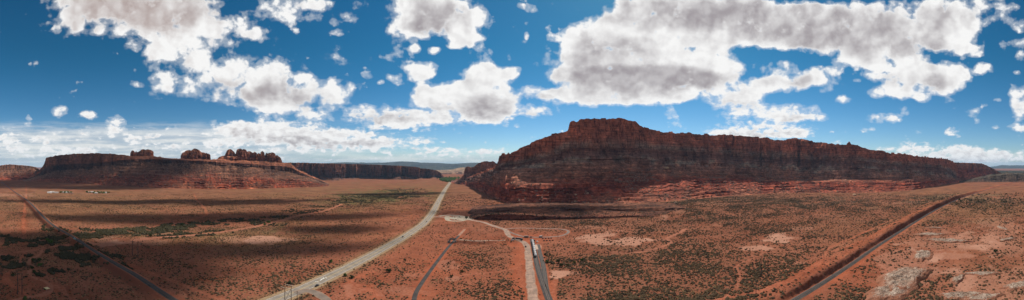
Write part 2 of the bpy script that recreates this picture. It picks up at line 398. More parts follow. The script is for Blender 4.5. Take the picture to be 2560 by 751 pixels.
def covers(x, y):
    px, py = to_px(x, y)
    n1 = fbm(x / 70, y / 70, 0, 41, 4) - .5; n2 = fbm(x / 14, y / 14, 0, 45, 3) - .5
    out = {'sand': np.zeros(x.shape), 'red': np.full(x.shape, .18), 'gold': np.full(x.shape, .12), 'green': np.zeros(x.shape), 'veg': np.full(x.shape, .42)}
    for k, cx, cy, rx, ry, w in PATCH:
        sel = np.where((np.abs(px - cx) < rx * 2.2) & (np.abs(py - cy) < ry * 2.2))[0]
        if len(sel) == 0: continue
        r = np.hypot((px[sel] - cx) / rx, (py[sel] - cy) / ry) + 1.5 * n1[sel] + 1.1 * n2[sel]
        soft = .22 if k == 'sand' else .6
        out[k][sel] += w * sst(1 + soft, 1 - soft, r)
    for nm, (P, w) in TRACKS.items():
        dd = dist_path(x, y, P, 30) + 5.0 * n2 * min(1.5, w / 3) + 3.0 * n1
        f = sst(w * 1.5, w * .4, dd)
        red = nm in ('leftred', 'pole', 'laneleft', 'yardlane', 'service', 'service2', 'orange', 'faint3', 'bend')
        out['veg'] *= 1 - f
        if red: out['red'] += f * .5; out['sand'] += f * .2
        else: out['sand'] = np.maximum(out['sand'], f * (.42 if nm in ('wash', 'rightwash', 'trail') else .28)); out['red'] += f * .2
    dh = dist_path(x, y, HWY, 60)
    v = sst(24, 14, dh + 5 * n2); out['green'] += v * .3; out['gold'] += v * .6; out['red'] *= 1 - v; out['veg'] *= 1 - sst(12, 8, dh)
    for P, w in ((RAIL, 7), (SPUR, 4.5), (SIDING, 5), (SIDING2, 4), (YARD_ROAD, 5), (LOOP_ROAD, 4), (TURNOUT, 7), (FRONT_TRACK, 5)):
        f = sst(w * 1.8, w, dist_path(x, y, P, 30)); out['veg'] *= 1 - f; out['red'] += .4 * f
    dr = dist_path(x, y, RAIL, 60); yr = np.interp(x, RAIL[:, 0], RAIL[:, 1])
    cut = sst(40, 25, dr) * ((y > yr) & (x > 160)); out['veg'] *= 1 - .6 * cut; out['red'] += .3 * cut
    sb = sst(26, 10, dr) * ((y <= yr) & (x > 120)); out['red'] += .0 * sb; out['veg'] *= 1 - .4 * sb
    out['veg'] *= 1 - .8 * np.clip(out['sand'] * 1.1, 0, 1)
    out['bank_shade'] = np.where(y > yr, sst(150, 230, x) * sst(1500, 1100, x) * sst(3.5, 5, dr) * sst(16, 11, dr + 6 * n2), sst(-215, -300, x) * sst(-1500, -900, x) * sst(3.5, 5, dr) * sst(17, 10, dr + 6 * n2))  # mask for painted shade on the cutting wall and the bank side
    for k in out: out[k] = np.clip(out[k], 0, 1.2)
    return out

# ------------------------------------------------------------------ ground
def ground_mat():
    m, t, b = new_mat('desert_soil')
    P = pos(t)
    n_big = t.noise(P, .006, 5, .6); n_mid = t.noise(P, .035, 5, .65); n_fine = t.noise(P, .35, 4, .7); n_vf = t.noise(P, 1.2, 3, .7)
    soil = t.mix(t.sstep(n_big, .35, .65), (.222, .074, .044), (.275, .103, .062))
    soil = t.mix(t.math('MULTIPLY', t.attr('gold'), .9, clamp=True), soil, (.215, .108, .056))
    soil = t.mix(t.math('MULTIPLY', t.attr('red'), .75, clamp=True), soil, (.285, .082, .041))
    soil = t.mix(1.0, soil, t.ramp(n_mid, [(.3, (.74, .72, .72)), (.5, (1, 1, 1)), (.7, (1.25, 1.25, 1.25))]), 'MULTIPLY')
    soil = t.mix(1.0, soil, t.ramp(n_fine, [(.3, (.82, .8, .8)), (.5, (1, 1, 1)), (.7, (1.18, 1.18, 1.18))]), 'MULTIPLY')
    sandc = t.mix(n_fine, (.35, .165, .108), (.45, .245, .17))
    sf = t.math('MULTIPLY', t.math('MULTIPLY', t.attr('sand'), .82), t.sstep(t.math('ADD', n_fine, t.math('MULTIPLY', t.attr('sand'), .5)), .45, .75))
    soil = t.mix(t.math('MULTIPLY', sf, 1.0, clamp=True), soil, sandc)
    soil = t.mix(t.math('MULTIPLY', t.attr('bank_shade'), t.sstep(t.math('ADD', n_fine, t.math('MULTIPLY', n_mid, .5)), .45, .85, .65, 1.0)), soil, (.15, .056, .036))  # shade of the cutting wall and bank painted in dark red-brown
    # low dry growth between the shrubs
    vegc = t.mix(t.math('MULTIPLY', t.attr('green'), 1.0, clamp=True), (.125, .08, .052), (.095, .10, .042))
    dist = t.vmath('LENGTH', t.vmath('MULTIPLY', P, (1, 1, 0)))
    farf = t.sstep(dist, 350, 1100, .45, 1.0)
    cl = t.sstep(t.math('ADD', t.math('MULTIPLY', n_mid, .45), t.math('MULTIPLY', n_fine, .55)), .42, .60)
    cl = t.math('ADD', t.math('MULTIPLY', cl, .75), .25)
    vf = t.math('MULTIPLY', t.math('MULTIPLY', t.attr('veg'), cl), t.math('MULTIPLY', farf, 1.15), clamp=True)
    stk = t.noise(t.vmath('MULTIPLY', P, (.011, .016, 0)), 1.0, 6, .62)
    col = t.mix(vf, soil, vegc)
    col = t.mix(t.sstep(dist, 300, 1000), col, t.mix(1.0, col, t.ramp(stk, [(.3, (.66, .68, .68)), (.5, (1, 1, 1)), (.68, (1.22, 1.18, 1.12))]), 'MULTIPLY'))
    t.put(b.inputs['Base Color'], col)
    b.inputs['Roughness'].default_value = 1.0; b.inputs['Specular IOR Level'].default_value = .0
    bump(t, b, t.math('ADD', n_fine, t.math('MULTIPLY', n_vf, .4)), .6, 1.2)
    return m

def build_ground():
    azs = np.concatenate([np.linspace(-1.76, 1.76, 1560), np.linspace(1.76, 2 * math.pi - 1.76, 130)[1:-1]])
    deps = np.concatenate([np.linspace(1.35, .475, 22)[:-1], np.arange(.475, .034, -1.15 / FP), np.geomspace(.034, .0035, 34)[1:]])
    d = HC / np.tan(deps)
    A, D = np.meshgrid(azs, d)
    x = (D * np.sin(A)).ravel(); y = (D * np.cos(A)).ravel()
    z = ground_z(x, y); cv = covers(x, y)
    nr, nc = len(d), len(azs)
    V = np.stack([x, y, z], 1)
    V = np.vstack([V, [[0, 0, 0]]])
    f = grid_faces(nr, nc, True)[:, ::-1]
    c = len(V) - 1; j = np.arange(nc)
    fan = np.stack([np.full(nc, c), (j + 1) % nc, j], 1)
    at = {k: np.append(a, 0) for k, a in cv.items()}
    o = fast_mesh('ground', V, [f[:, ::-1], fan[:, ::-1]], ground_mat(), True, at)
    tag(o, 'red desert plain dotted with dry scrub', None, None, 'structure')
    return o
build_ground()

# ------------------------------------------------------------------ strips laid on the plain
def strip(name, P, half, mat, lift=.12, parent=None, zf=None, halfs=None, uv=True, closed=False, crown=0.0):
    T = np.gradient(P, axis=0); T /= np.linalg.norm(T, axis=1)[:, None] + 1e-9
    N = np.stack([-T[:, 1], T[:, 0]], 1)
    offs = np.array([-1, -.5, 0, .5, 1]) if halfs is None else np.array(halfs)
    w = half if halfs is None else 1.0
    z0 = (ground_z(P[:, 0], P[:, 1]) if zf is None else zf)
    V = []
    for o in offs:
        jit = 0 if halfs is not None or abs(o) < .9 else (fbm(P[:, 0] / 7 + 3 * o, P[:, 1] / 7, 0, 77, 3) - .5)[:, None] * half * (.55 if half < 6 else .10)
        Q = P + N * (o * w) + N * np.sign(o) * jit
        V.append(np.stack([Q[:, 0], Q[:, 1], z0 + lift + crown * (1 - abs(o))], 1))
    V = np.stack(V, 1)
    n, k = V.shape[:2]
    f = grid_faces(n, k)
    s = np.concatenate([[0], np.cumsum(np.linalg.norm(np.diff(P, axis=0), axis=1))])
    at = {'along': np.repeat(s, k), 'across': np.tile(offs, n)}
    return fast_mesh(name, V.reshape(-1, 3), f[:, ::-1], mat, True, at, parent)

def asphalt(name, col, edge, wheel=.12, mott=.2):
    m, t, b = new_mat(name)
    P = pos(t); ac = t.attr('across')
    n = t.noise(P, .12, 5, .65); n2 = t.noise(t.vmath('MULTIPLY', P, (.3, .03, .3)), 1.0, 4, .6)
    c = t.mix(t.sstep(n, .3, .7), tuple(x * (1 - mott) for x in col), tuple(x * (1 + mott) for x in col))
    c = t.mix(t.math('MULTIPLY', t.sstep(n2, .45, .7), wheel), c, .04)
    e = t.sstep(t.math('ADD', t.math('ABSOLUTE', ac), t.math('MULTIPLY', t.math('SUBTRACT', n, .5), .5)), .72, .98)
    c = t.mix(t.math('MULTIPLY', e, .8), c, edge)
    t.put(b.inputs['Base Color'], c); b.inputs['Roughness'].default_value = .9; b.inputs['Specular IOR Level'].default_value = .15
    return m

M_HWY = asphalt('pale_asphalt', (.235, .198, .160), (.22, .15, .10))
M_GRAVEL = asphalt('packed_gravel', (.29, .19, .14), (.30, .13, .07), .25, .3)
M_LOOP = asphalt('loop_gravel', (.19, .14, .115), (.27, .11, .06), .2, .35)
M_TURN = asphalt('turnout_gravel', (.33, .27, .20), (.30, .21, .13), .0)
M_BALL = asphalt('ballast', (.052, .045, .042), (.11, .055, .036), .25, .3)
M_BALL2 = asphalt('grey_ballast', (.06, .054, .05), (.16, .095, .065), .25, .3)
M_FAINT = asphalt('old_trackbed', (.30, .165, .11), (.36, .15, .08), .1)
M_WHITE = plain('road_paint_white', (.72, .70, .64), .7)
M_YELL = plain('road_paint_yellow', (.62, .42, .12), .7)
M_STEEL = plain('rail_steel', (.15, .10, .08), .7, .2)

hw = strip('road', HWY, 7.0, M_HWY, .16)
tag(hw, 'pale two lane highway running up the valley', None, None, 'structure')
for off in (-5.7, 5.7): strip('edge_line', HWY, 1, M_WHITE, .20, hw, None, [off - .11, off + .11])
strip('centre_line', HWY, 1, M_YELL, .20, hw, None, [-.16, .16])
strip('shoulder', HWY, 1, asphalt('verge_gravel', (.26, .20, .12), (.28, .18, .10), 0, .3), .10, hw, None, [-11, -7.6, 0, 7.6, 11])
# the painted marks on the carriageway: bar, cross, bar
def road_quad(mb, c, a, w, L):
    x, y = c; ca, sa = math.cos(a), math.sin(a)
    p = [(-w/2, -L/2), (w/2, -L/2), (w/2, L/2), (-w/2, L/2)]
    mb.add([(x + u*ca - v*sa, y + u*sa + v*ca, .40) for u, v in p], [(0, 1, 2, 3)])
mk = MB()
def rp(px, py): return ground_xy(px, py, .3)
for (a, b, w) in (((787.5, 705), (796, 705.8), .9), ((800, 702.5), (815, 694), 1.0), ((802, 698.5), (808, 699.2), 1.0), ((808, 696), (813, 695.6), .8), ((806, 697.3), (812, 694.6), .6), ((808, 695), (814.5, 695), .9), ((814.5, 695), (816.5, 697), .8)):
    p, q = rp(*a), rp(*b); dx, dy = q[0]-p[0], q[1]-p[1]
    road_quad(mk, ((p[0]+q[0])/2, (p[1]+q[1])/2), math.atan2(dy, dx), math.hypot(dx, dy), w)
mk.build('painted_symbol', M_WHITE, hw)

o = strip('road', YARD_ROAD[:], 5.0, M_GRAVEL, .17, halfs=None); tag(o, 'pinkish gravel road past the rail yard to the highway', None, None, 'structure')
o = strip('path', LOOP_ROAD, 2.8, M_LOOP, .14); tag(o, 'grey gravel loop behind the rail yard', None, None, 'structure')
o = strip('path', TURNOUT, 5.5, M_TURN, .21); tag(o, 'pale gravel parking loop beside the highway', None, None, 'structure')
o = strip('path', FRONT_TRACK, 5.0, asphalt('dark_gravel', (.19, .145, .115), (.30, .15, .085), .1), .24); tag(o, 'brown gravel side road joining the highway', None, None, 'structure')
tx, ty = ground_xy(1155, 546)
M_PAD = plain('pale_concrete', (.42, .30, .23), .9)
mb = MB(); n = 22; mb.add([(tx + 33*math.cos(2*math.pi*k/n), ty + 26*math.sin(2*math.pi*k/n), .20) for k in range(n)], [tuple(range(n))])
o = mb.build('path', plain('turnout_pad', (.33, .27, .20), .95, 0, .2, .1)); tag(o, 'pale gravel end of the parking loop', None, None, 'structure')

def railway(name, P, half, lift, mat, label, rails=True, zf=None):
    r = bpy.data.objects.new(name, None); COL.objects.link(r); tag(r, label, None, None, 'structure')
    z0 = (ground_z(P[:, 0], P[:, 1]) if zf is None else zf)
    strip('ballast', P, 1, mat, 0, r, z0 , [-half * 1.25, -half * .8, 0, half * .8, half * 1.25]).name
    b = r.children[0]; me = b.data
    co = np.zeros(len(me.vertices) * 3, np.float32); me.vertices.foreach_get('co', co); co = co.reshape(-1, 5, 3)
    co[:, 1:4, 2] += lift; co[:, (0, 4), 2] += .05; me.vertices.foreach_set('co', co.ravel())
    ac = np.tile([-1, -.6, 0, .6, 1], len(P)).astype(np.float32); me.attributes['across'].data.foreach_set('value', ac); me.update()
    if rails:
        T = np.gradient(P, axis=0); T /= np.linalg.norm(T, axis=1)[:, None]; N = np.stack([-T[:, 1], T[:, 0]], 1)
        strip('sleepers', P, 1, M_SLEEP, lift + .06, r, z0, [-1.35, 0, 1.35])
        for s in (-.76, .76):
            Q = P + N * s
            mbv = []
            for dx, dz in ((-.09, 0), (-.09, .22), (.09, .22), (.09, 0)):
                W = Q + N * dx; mbv.append(np.stack([W[:, 0], W[:, 1], z0 + lift + .1 + dz], 1))
            V = np.stack(mbv, 1); fast_mesh('rail', V.reshape(-1, 3), grid_faces(len(P), 4), M_STEEL, False, None, r)
    return r
m_, t_, b_ = new_mat('sleeper_wood')
w_ = t_.math('FRACT', t_.math('DIVIDE', t_.attr('along'), .62))
t_.put(b_.inputs['Base Color'], t_.mix(t_.math('GREATER_THAN', w_, .45), (.05, .04, .035), (.085, .075, .068)))
M_SLEEP = m_
railway('railway', RAIL, 2.8, .55, M_BALL2, 'single railway line on dark ballast crossing the plain', True, rail_z(RAIL[:, 0]))
k = int(len(SPUR) * .86)
railway('railway', SPUR[:k], 1.8, .30, M_BALL, 'dark disused spur track curving to the underpass', False, np.zeros(k))
railway('railway', SIDING, 2.7, .3, M_BALL, 'dark loading siding under the white tank cars', True)
railway('railway', SIDING2, 2.3, .24, M_BALL2, 'grey siding track beside the loading siding', True)
o = strip('path', SPUR[int(len(SPUR) * .84):], 2.6, M_FAINT, .12, zf=np.zeros(len(SPUR) - int(len(SPUR) * .84))); tag(o, 'faint old trackbed beyond the underpass', None, None, 'structure')
o = strip('road', EMB, 3.0, M_GRAVEL, .1); tag(o, 'dirt road on the bank over the underpass', None, None, 'structure')

# ------------------------------------------------------------------ mesas
def interp(tab, px):
    if isinstance(tab, (int, float)): return np.full(px.shape, float(tab))
    a = np.array(tab, float); return np.interp(px, a[:, 0], a[:, 1])

def smooth1(a, k):
    if k < 2: return a
    p = np.pad(a, k, mode='edge'); return np.convolve(p, np.ones(2 * k + 1) / (2 * k + 1), 'valid')

def mesa(name, px0, px1, n, layers, mat, seed, label, amp=1.0, back=500, rimnoise=1.0, dbase=None, sm=3, bottom=0, wob=1.0, terrace=1.0, twt=1.0):
    """layers, foot to rim: dict(y, off, n, typ); typ names the face that climbs to the next layer"""
    px = np.linspace(px0, px1, n); az = (px - CX) / FP
    y0 = interp(layers[0]['y'], px)
    d0 = HC / np.tan(np.maximum(y0 - HY, 4) / FP) if dbase is None else interp(dbase, px)
    d0 = smooth1(d0, n // 60)
    bx, by = d0 * np.sin(az), d0 * np.cos(az)
    s = np.concatenate([[0], np.cumsum(np.hypot(np.diff(bx), np.diff(by)))])
    k = n // 40
    tx, ty = np.gradient(smooth1(bx, k)), np.gradient(smooth1(by, k))
    L = np.hypot(tx, ty) + 1e-9; nx, ny = ty / L, -tx / L
    sg = np.sign(np.sum(-(nx * bx + ny * by))); nx, ny = nx * sg, ny * sg
    nx = .6 * nx - .4 * np.sin(az); ny = .6 * ny - .4 * np.cos(az)
    L = np.hypot(nx, ny); nx, ny = nx / L, ny / L
    ds, zs = [], []
    for q, ly in enumerate(layers):
        off = smooth1(interp(ly['off'], px), n // 80)
        d = d0 + off
        z = HC - np.tan((smooth1(interp(ly['y'], px), sm if q == len(layers) - 1 else n // 90) - HY) / FP) * d
        if q == 0: z = np.full(n, -4.0 + bottom)
        ds.append(d); zs.append(z)
    rows_d, rows_z, rows_st, typ, tt = [], [], [], [], []
    for q in range(len(layers) - 1):
        m = layers[q]['n']
        for i in range(m):
            f = i / m
            fz = f if layers[q]['typ'] != 'talus' else .78 * f + .22 * f * f
            rows_d.append(ds[q] * (1 - f) + ds[q + 1] * f); rows_z.append(zs[q] * (1 - fz) + zs[q + 1] * fz)
            rows_st.append(q + f); typ.append(layers[q]['typ']); tt.append(f)
    rows_d.append(ds[-1]); rows_z.append(zs[-1]); rows_st.append(len(layers) - 1); typ.append('cliff'); tt.append(1.0)
    for e, dz in ((25, -1), (70, -3), (160, -6), (back, -14)):
        rows_d.append(ds[-1] + e); rows_z.append(zs[-1] + dz * np.minimum(1, ds[-1] / 1500) - e * .012); rows_st.append(len(layers) - .6); typ.append('top'); tt.append(0)
    rows_d.append(ds[-1] + back + 60); rows_z.append(np.full(n, -4.0)); rows_st.append(len(layers) - .6); typ.append('none'); tt.append(0)
    D, Z, ST = np.array(rows_d), np.array(rows_z), np.array(rows_st)[:, None] * np.ones((1, n))
    S = np.broadcast_to(s, D.shape); typ = np.array(typ)
    m = np.zeros(D.shape); dz = np.zeros(D.shape)
    ic = typ == 'cliff'; it = typ == 'talus'; il = typ == 'ledge'; ip = typ == 'top'
    tv = np.array(tt)[:, None]
    big = 26 * (fbm(s / 210, s * 0, 0, seed, 2) - .5) + 16 * (ridge(s / 95, s * 0, 0, seed + 1, 2) - .6)
    m += big[None, :] * np.where(typ == 'none', 0, 1)[:, None] * (.75 + .25 * sst(0, 60, Z)) * amp
    if ic.any():
        Sc, Zc = S[ic], Z[ic]
        c = 20 * (ridge(Sc / 55, Zc / 400, 0, seed + 2, 2) - .55) + 11 * (ridge(Sc / 17, Zc / 160, 0, seed + 4, 2) - .55) + 4.5 * (fbm(Sc / 9, Zc / 14, 0, seed + 5, 3) - .5)
        c += 5.0 * (fbm(Sc / 300, Zc / 9, 0, seed + 6, 3) - .5)
        c -= 20 * sst(.42, .62, fbm(Sc / 260, Zc / 300, 0, seed + 9, 2)) * sst(.80, .93, ridge(Sc / 62 + .2 * fbm(Sc / 20, Zc / 30, 0, seed + 7, 2), Zc / 600, 0, seed + 8, 1)) 
        m[ic] += c * amp
    if it.any():
        Sc, Zc, tc = S[it], Z[it], np.broadcast_to(tv, D.shape)[it]
        c = 26 * (fbm(Sc / 60, tc * 1.2, 0, seed + 10, 2) - .5) + 13 * (ridge(Sc / 24 + .4 * fbm(Sc / 30, Zc / 30, 0, seed + 13, 2), Zc / 130, 0, seed + 11, 2) - .5) + 5 * (fbm(Sc / 8, Zc / 7, 0, seed + 12, 4) - .5)
        c += 7.0 * sst(.55, .75, fbm(Sc / 130, Zc / 10, 0, seed + 15, 3)) * (fbm(Sc / 160, Zc / 4.5, 0, seed + 14, 2) - .35)
        m[it] += c * amp * np.clip(.35 + Zc / 40, .3, 1)
    if il.any():
        Sc, Zc = S[il], Z[il]
        ph = Zc / 10 + 3.2 * fbm(Sc / 70, Zc / 50, 0, seed + 20, 3)
        saw = ph - np.floor(ph)
        c = 11 * (.5 - saw) * sst(.38, .62, fbm(Sc / 60, Zc / 25, 0, seed + 24, 2)) + 14 * (ridge(Sc / 40, Zc / 60, 0, seed + 21, 2) - .5) + 6 * (fbm(Sc / 10, Zc / 6, 0, seed + 22, 3) - .5)
        m[il] += c * amp * sst(-2, 8, Zc)
    if ip.any():
        dz[ip] += 6 * (fbm(S[ip] / 25, D[ip] / 25, 0, seed + 30, 3) - .5) * rimnoise
    rim = np.zeros(n); rim += rimnoise * (4.5 * (fbm(s / 14, s * 0, 0, seed + 31, 3) - .5) + 5 * (vn(np.floor(s / 17), s * 0, 0, seed + 32) - .5))
    top = len(layers) - 1.0
    dz += rim[None, :] * sst(top - .5, top, ST) * (typ != 'none')[:, None]
    env = np.minimum(1, np.minimum(np.arange(n), np.arange(n)[::-1]) / 12.0)
    m *= env; dz *= env
    terr = (np.isin(typ, ('ledge', 'talus')))[:, None] & np.ones((1, n), bool)
    hh = np.where((typ == 'ledge')[:, None], 11.0, 17.0) * terrace
    qz = Z / hh + .9 * fbm(S / 140, S * 0, 0, seed + 60, 3)
    fr = qz - np.floor(qz)
    zt = Z + (sst(.55, .95, fr) - fr) * hh
    wt = sst(.40, .58, fbm(S / 95, Z / 70, 0, seed + 61, 3)) * np.where((typ == 'ledge')[:, None], 1.0, .75) * sst(2, 10, Z) * twt
    Z = np.where(terr, Z * (1 - wt) + zt * wt, Z)
    az2 = np.broadcast_to(az, D.shape)
    X = D * np.sin(az2) + nx[None, :] * m; Y = D * np.cos(az2) + ny[None, :] * m
    STA = ST + np.where((ST < top - 1.2), .75 * (fbm(S / 75, Z / 120, 0, seed + 50, 3) - .5) + .5 * (fbm(S / 22, Z / 60, 0, seed + 51, 2) - .5), .25 * (fbm(S / 60, Z / 60, 0, seed + 52, 2) - .5)) * wob
    V = np.stack([X, Y, Z + dz], -1)
    nr = len(D)
    o = fast_mesh(name, V.reshape(-1, 3), grid_faces(nr, n), mat, False, {'strat': STA.ravel()})
    tag(o, label, None, None, 'structure')
    return o, V, ST, np.broadcast_to(typ[:, None], D.shape)

# right mesa: rock from foot to rim
RST = [(0, (.36, .16, .10)), (.45, (.33, .105, .065)), (1.0, (.31, .085, .052)), (1.5, (.32, .135, .09)), (2.0, (.34, .18, .125)), (2.6, (.31, .19, .145)), (2.9, (.30, .29, .245)), (3.15, (.20, .13, .11)), (3.7, (.15, .078, .062)), (4.05, (.27, .215, .175)), (4.4, (.37, .15, .095)), (5.0, (.42, .165, .10)), (5.6, (.44, .20, .12)), (6.2, (.46, .31, .19))]
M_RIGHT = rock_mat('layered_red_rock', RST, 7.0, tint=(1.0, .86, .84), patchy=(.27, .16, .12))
R_SKY = [(1128, 452), (1150, 448), (1180, 440), (1215, 428), (1235, 420), (1247, 412), (1251, 389), (1258, 384), (1264, 386), (1275, 384), (1287, 379), (1300, 371), (1320, 361), (1345, 350), (1372, 338), (1390, 333), (1412, 329), (1420, 326), (1424, 303), (1430, 300), (1436, 301), (1440, 306), (1447, 302), (1480, 297), (1520, 295), (1560, 297), (1590, 303), (1599, 312), (1605, 316), (1620, 321), (1645, 328), (1690, 333), (1720, 332), (1760, 336), (1800, 337), (1850, 340), (1890, 344), (1920, 346), (1935, 352), (1955, 351), (1985, 347), (2020, 351), (2060, 357), (2090, 363), (2113, 362), (2119, 360), (2123, 354), (2128, 362), (2135, 363), (2147, 364), (2158, 371), (2200, 377), (2240, 384), (2290, 390), (2340, 395), (2370, 398), (2380, 402), (2388, 408), (2394, 430), (2398, 448)]
R_CL = [(1128, 453), (1180, 444), (1235, 428), (1250, 412), (1300, 406), (1380, 388), (1420, 364), (1500, 365), (1600, 367), (1700, 373), (1760, 380), (1850, 386), (1950, 388), (2050, 396), (2150, 398), (2200, 408), (2300, 414), (2370, 420), (2398, 450)]
R_DK = [(1128, 454), (1180, 447), (1250, 428), (1300, 420), (1400, 400), (1600, 396), (1750, 406), (1900, 415), (2000, 419), (2150, 420), (2250, 428), (2370, 432), (2398, 451)]
R_GR = [(1128, 455), (1180, 451), (1250, 444), (1320, 440), (1400, 428), (1550, 430), (1700, 432), (1850, 436), (1950, 446), (2100, 446), (2250, 446), (2370, 444), (2398, 452)]
R_RED = [(1128, 456), (1180, 458), (1250, 470), (1300, 467), (1400, 466), (1490, 466), (1560, 457), (1650, 453), (1750, 452), (1850, 451), (1950, 454), (2100, 458), (2250, 458), (2370, 450), (2398, 453)]
R_BASE = [(1128, 458), (1160, 463), (1185, 472), (1215, 486), (1250, 503), (1275, 513), (1350, 516), (1420, 514), (1500, 512), (1580, 514), (1650, 512), (1720, 505), (1780, 497), (1850, 490), (1920, 485), (2000, 483), (2100, 485), (2200, 483), (2290, 476), (2340, 466), (2380, 460), (2400, 457)]
mesaR, VR, STR, TYR = mesa('mesa', 1128, 2398, 2100, [
    dict(y=R_BASE, off=0, n=34, typ='ledge'),
    dict(y=R_RED, off=[(1128, 70), (1270, 66), (1470, 70), (1560, 175), (1640, 235), (1800, 235), (1960, 170), (2100, 140), (2400, 120)], n=36, typ='talus'),
    dict(y=R_GR, off=[(1128, 110), (1270, 155), (1470, 165), (1560, 265), (1700, 335), (1820, 330), (2000, 260), (2400, 220)], n=22, typ='talus'),
    dict(y=R_DK, off=[(1128, 140), (1270, 210), (1470, 215), (1560, 310), (1700, 390), (1820, 385), (2000, 315), (2400, 280)], n=16, typ='cliff'),
    dict(y=R_CL, off=[(1128, 160), (1270, 240), (1470, 245), (1560, 340), (1700, 425), (1820, 420), (2000, 350), (2400, 315)], n=56, typ='cliff'),
    dict(y=R_SKY, off=[(1128, 175), (1270, 270), (1400, 265), (1470, 272), (1560, 365), (1700, 470), (1820, 465), (2000, 390), (2400, 345)], n=1, typ='cliff')],
    M_RIGHT, 101, 'big layered red mesa that fills the middle and right of the valley', back=600, rimnoise=1.7)

# low red bench in front of the right mesa
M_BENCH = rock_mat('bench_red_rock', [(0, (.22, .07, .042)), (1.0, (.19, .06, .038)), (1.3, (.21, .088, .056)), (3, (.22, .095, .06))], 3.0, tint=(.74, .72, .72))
BENCHY = [(1150, 547), (1165, 548), (1200, 552), (1250, 553), (1300, 553), (1360, 552), (1420, 551), (1500, 549), (1560, 547), (1640, 546), (1700, 541), (1750, 533)]
BTOP = [(1150, 547), (1185, 546), (1215, 538), (1250, 536), (1300, 537), (1360, 541), (1420, 544), (1500, 541.5), (1560, 540), (1640, 541.5), (1700, 539.5), (1750, 533)]
_, VBn, _, TYB = mesa('hills', 1150, 1750, 900, [
    dict(y=BENCHY, off=0, n=14, typ='ledge'),
    dict(y=BTOP, off=10, n=5, typ='top'),
    dict(y=[(1150, 543), (1180, 537), (1300, 528), (1420, 529), (1560, 530), (1700, 527), (1750, 527)], off=[(1150, 60), (1300, 90), (1750, 60)], n=6, typ='ledge'),
    dict(y=[(1150, 541), (1180, 533), (1300, 522), (1420, 522), (1560, 523), (1700, 520), (1750, 524)], off=[(1150, 70), (1300, 105), (1750, 75)], n=1, typ='top')],
    M_BENCH, 151, 'low red rock bench along the foot of the big mesa', amp=.6, back=70, rimnoise=.35)

# fin group left of the right mesa
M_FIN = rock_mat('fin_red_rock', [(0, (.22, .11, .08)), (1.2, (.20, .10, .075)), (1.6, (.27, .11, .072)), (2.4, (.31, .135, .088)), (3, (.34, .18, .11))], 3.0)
mesa('mesa', 1136, 1262, 420, [
    dict(y=[(1136, 461), (1180, 463), (1262, 468)], off=0, n=18, typ='talus'),
    dict(y=[(1136, 458), (1160, 448), (1200, 442), (1262, 436)], off=[(1136, 40), (1200, 140), (1262, 160)], n=34, typ='cliff'),
    dict(y=[(1136, 457), (1150, 447), (1160, 436), (1163, 420), (1170, 416), (1178, 420), (1186, 418), (1196, 409), (1204, 406), (1214, 403), (1224, 405), (1232, 403), (1240, 408), (1248, 413), (1262, 416)], off=[(1136, 60), (1200, 190), (1262, 200)], n=1, typ='cliff')],
    M_FIN, 211, 'dark red fins standing left of the big mesa beside the highway', amp=.75, back=250, rimnoise=.6)

# left mesa
LST = [(0, (.33, .14, .085)), (.5, (.32, .095, .055)), (.95, (.27, .095, .062)), (1.3, (.225, .118, .082)), (1.85, (.235, .14, .10)), (2.02, (.11, .065, .05)), (2.85, (.12, .07, .055)), (3.1, (.30, .135, .088)), (4.0, (.33, .16, .10)), (5, (.30, .19, .12))]
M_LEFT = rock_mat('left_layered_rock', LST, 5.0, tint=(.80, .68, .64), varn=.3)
L_SKY = [(58, 451), (70, 446), (88, 433), (100, 425), (108, 416), (112, 409), (114, 399), (118, 395), (123, 393), (128, 391), (130, 392), (136, 390), (160, 387), (200, 384), (245, 383), (280, 385), (310, 388), (330, 391), (384, 391), (420, 395), (450, 397), (525, 399), (545, 397), (560, 398), (600, 401), (650, 404), (702, 407), (728, 408), (736, 418), (760, 432), (790, 446), (822, 460)]
L_CL = [(58, 452), (88, 440), (108, 428), (116, 418), (130, 412), (200, 409), (260, 406), (330, 398), (420, 399), (520, 404), (600, 409), (700, 416), (730, 420), (760, 436), (790, 448), (822, 461)]
L_DK = [(58, 453), (100, 438), (140, 427), (220, 422), (330, 404), (420, 407), (520, 411), (620, 417), (700, 426), (760, 440), (790, 450), (822, 462)]
L_RED = [(58, 454), (100, 446), (160, 443), (260, 443), (350, 442), (500, 445), (640, 448), (720, 448), (790, 456), (822, 463)]
L_BASE = [(58, 455), (100, 454), (180, 459), (250, 464), (330, 468), (420, 472), (520, 474), (620, 474), (700, 471), (760, 469), (822, 466)]
mesaL, VL, STL, TYL = mesa('mesa', 58, 822, 1500, [
    dict(y=L_BASE, off=0, n=28, typ='ledge'),
    dict(y=L_RED, off=[(58, 100), (400, 150), (822, 50)], n=44, typ='talus'),
    dict(y=L_DK, off=[(58, 190), (250, 250), (400, 275), (700, 235), (822, 80)], n=10, typ='cliff'),
    dict(y=L_CL, off=[(58, 200), (250, 270), (400, 283), (700, 248), (822, 90)], n=30, typ='cliff'),
    dict(y=L_SKY, off=[(58, 220), (250, 320), (330, 350), (400, 375), (600, 365), (700, 320), (822, 100)], n=1, typ='cliff')],
    M_LEFT, 301, 'long layered red mesa on the left side of the valley', back=500, rimnoise=.9, amp=1.0, twt=.55, terrace=1.2)

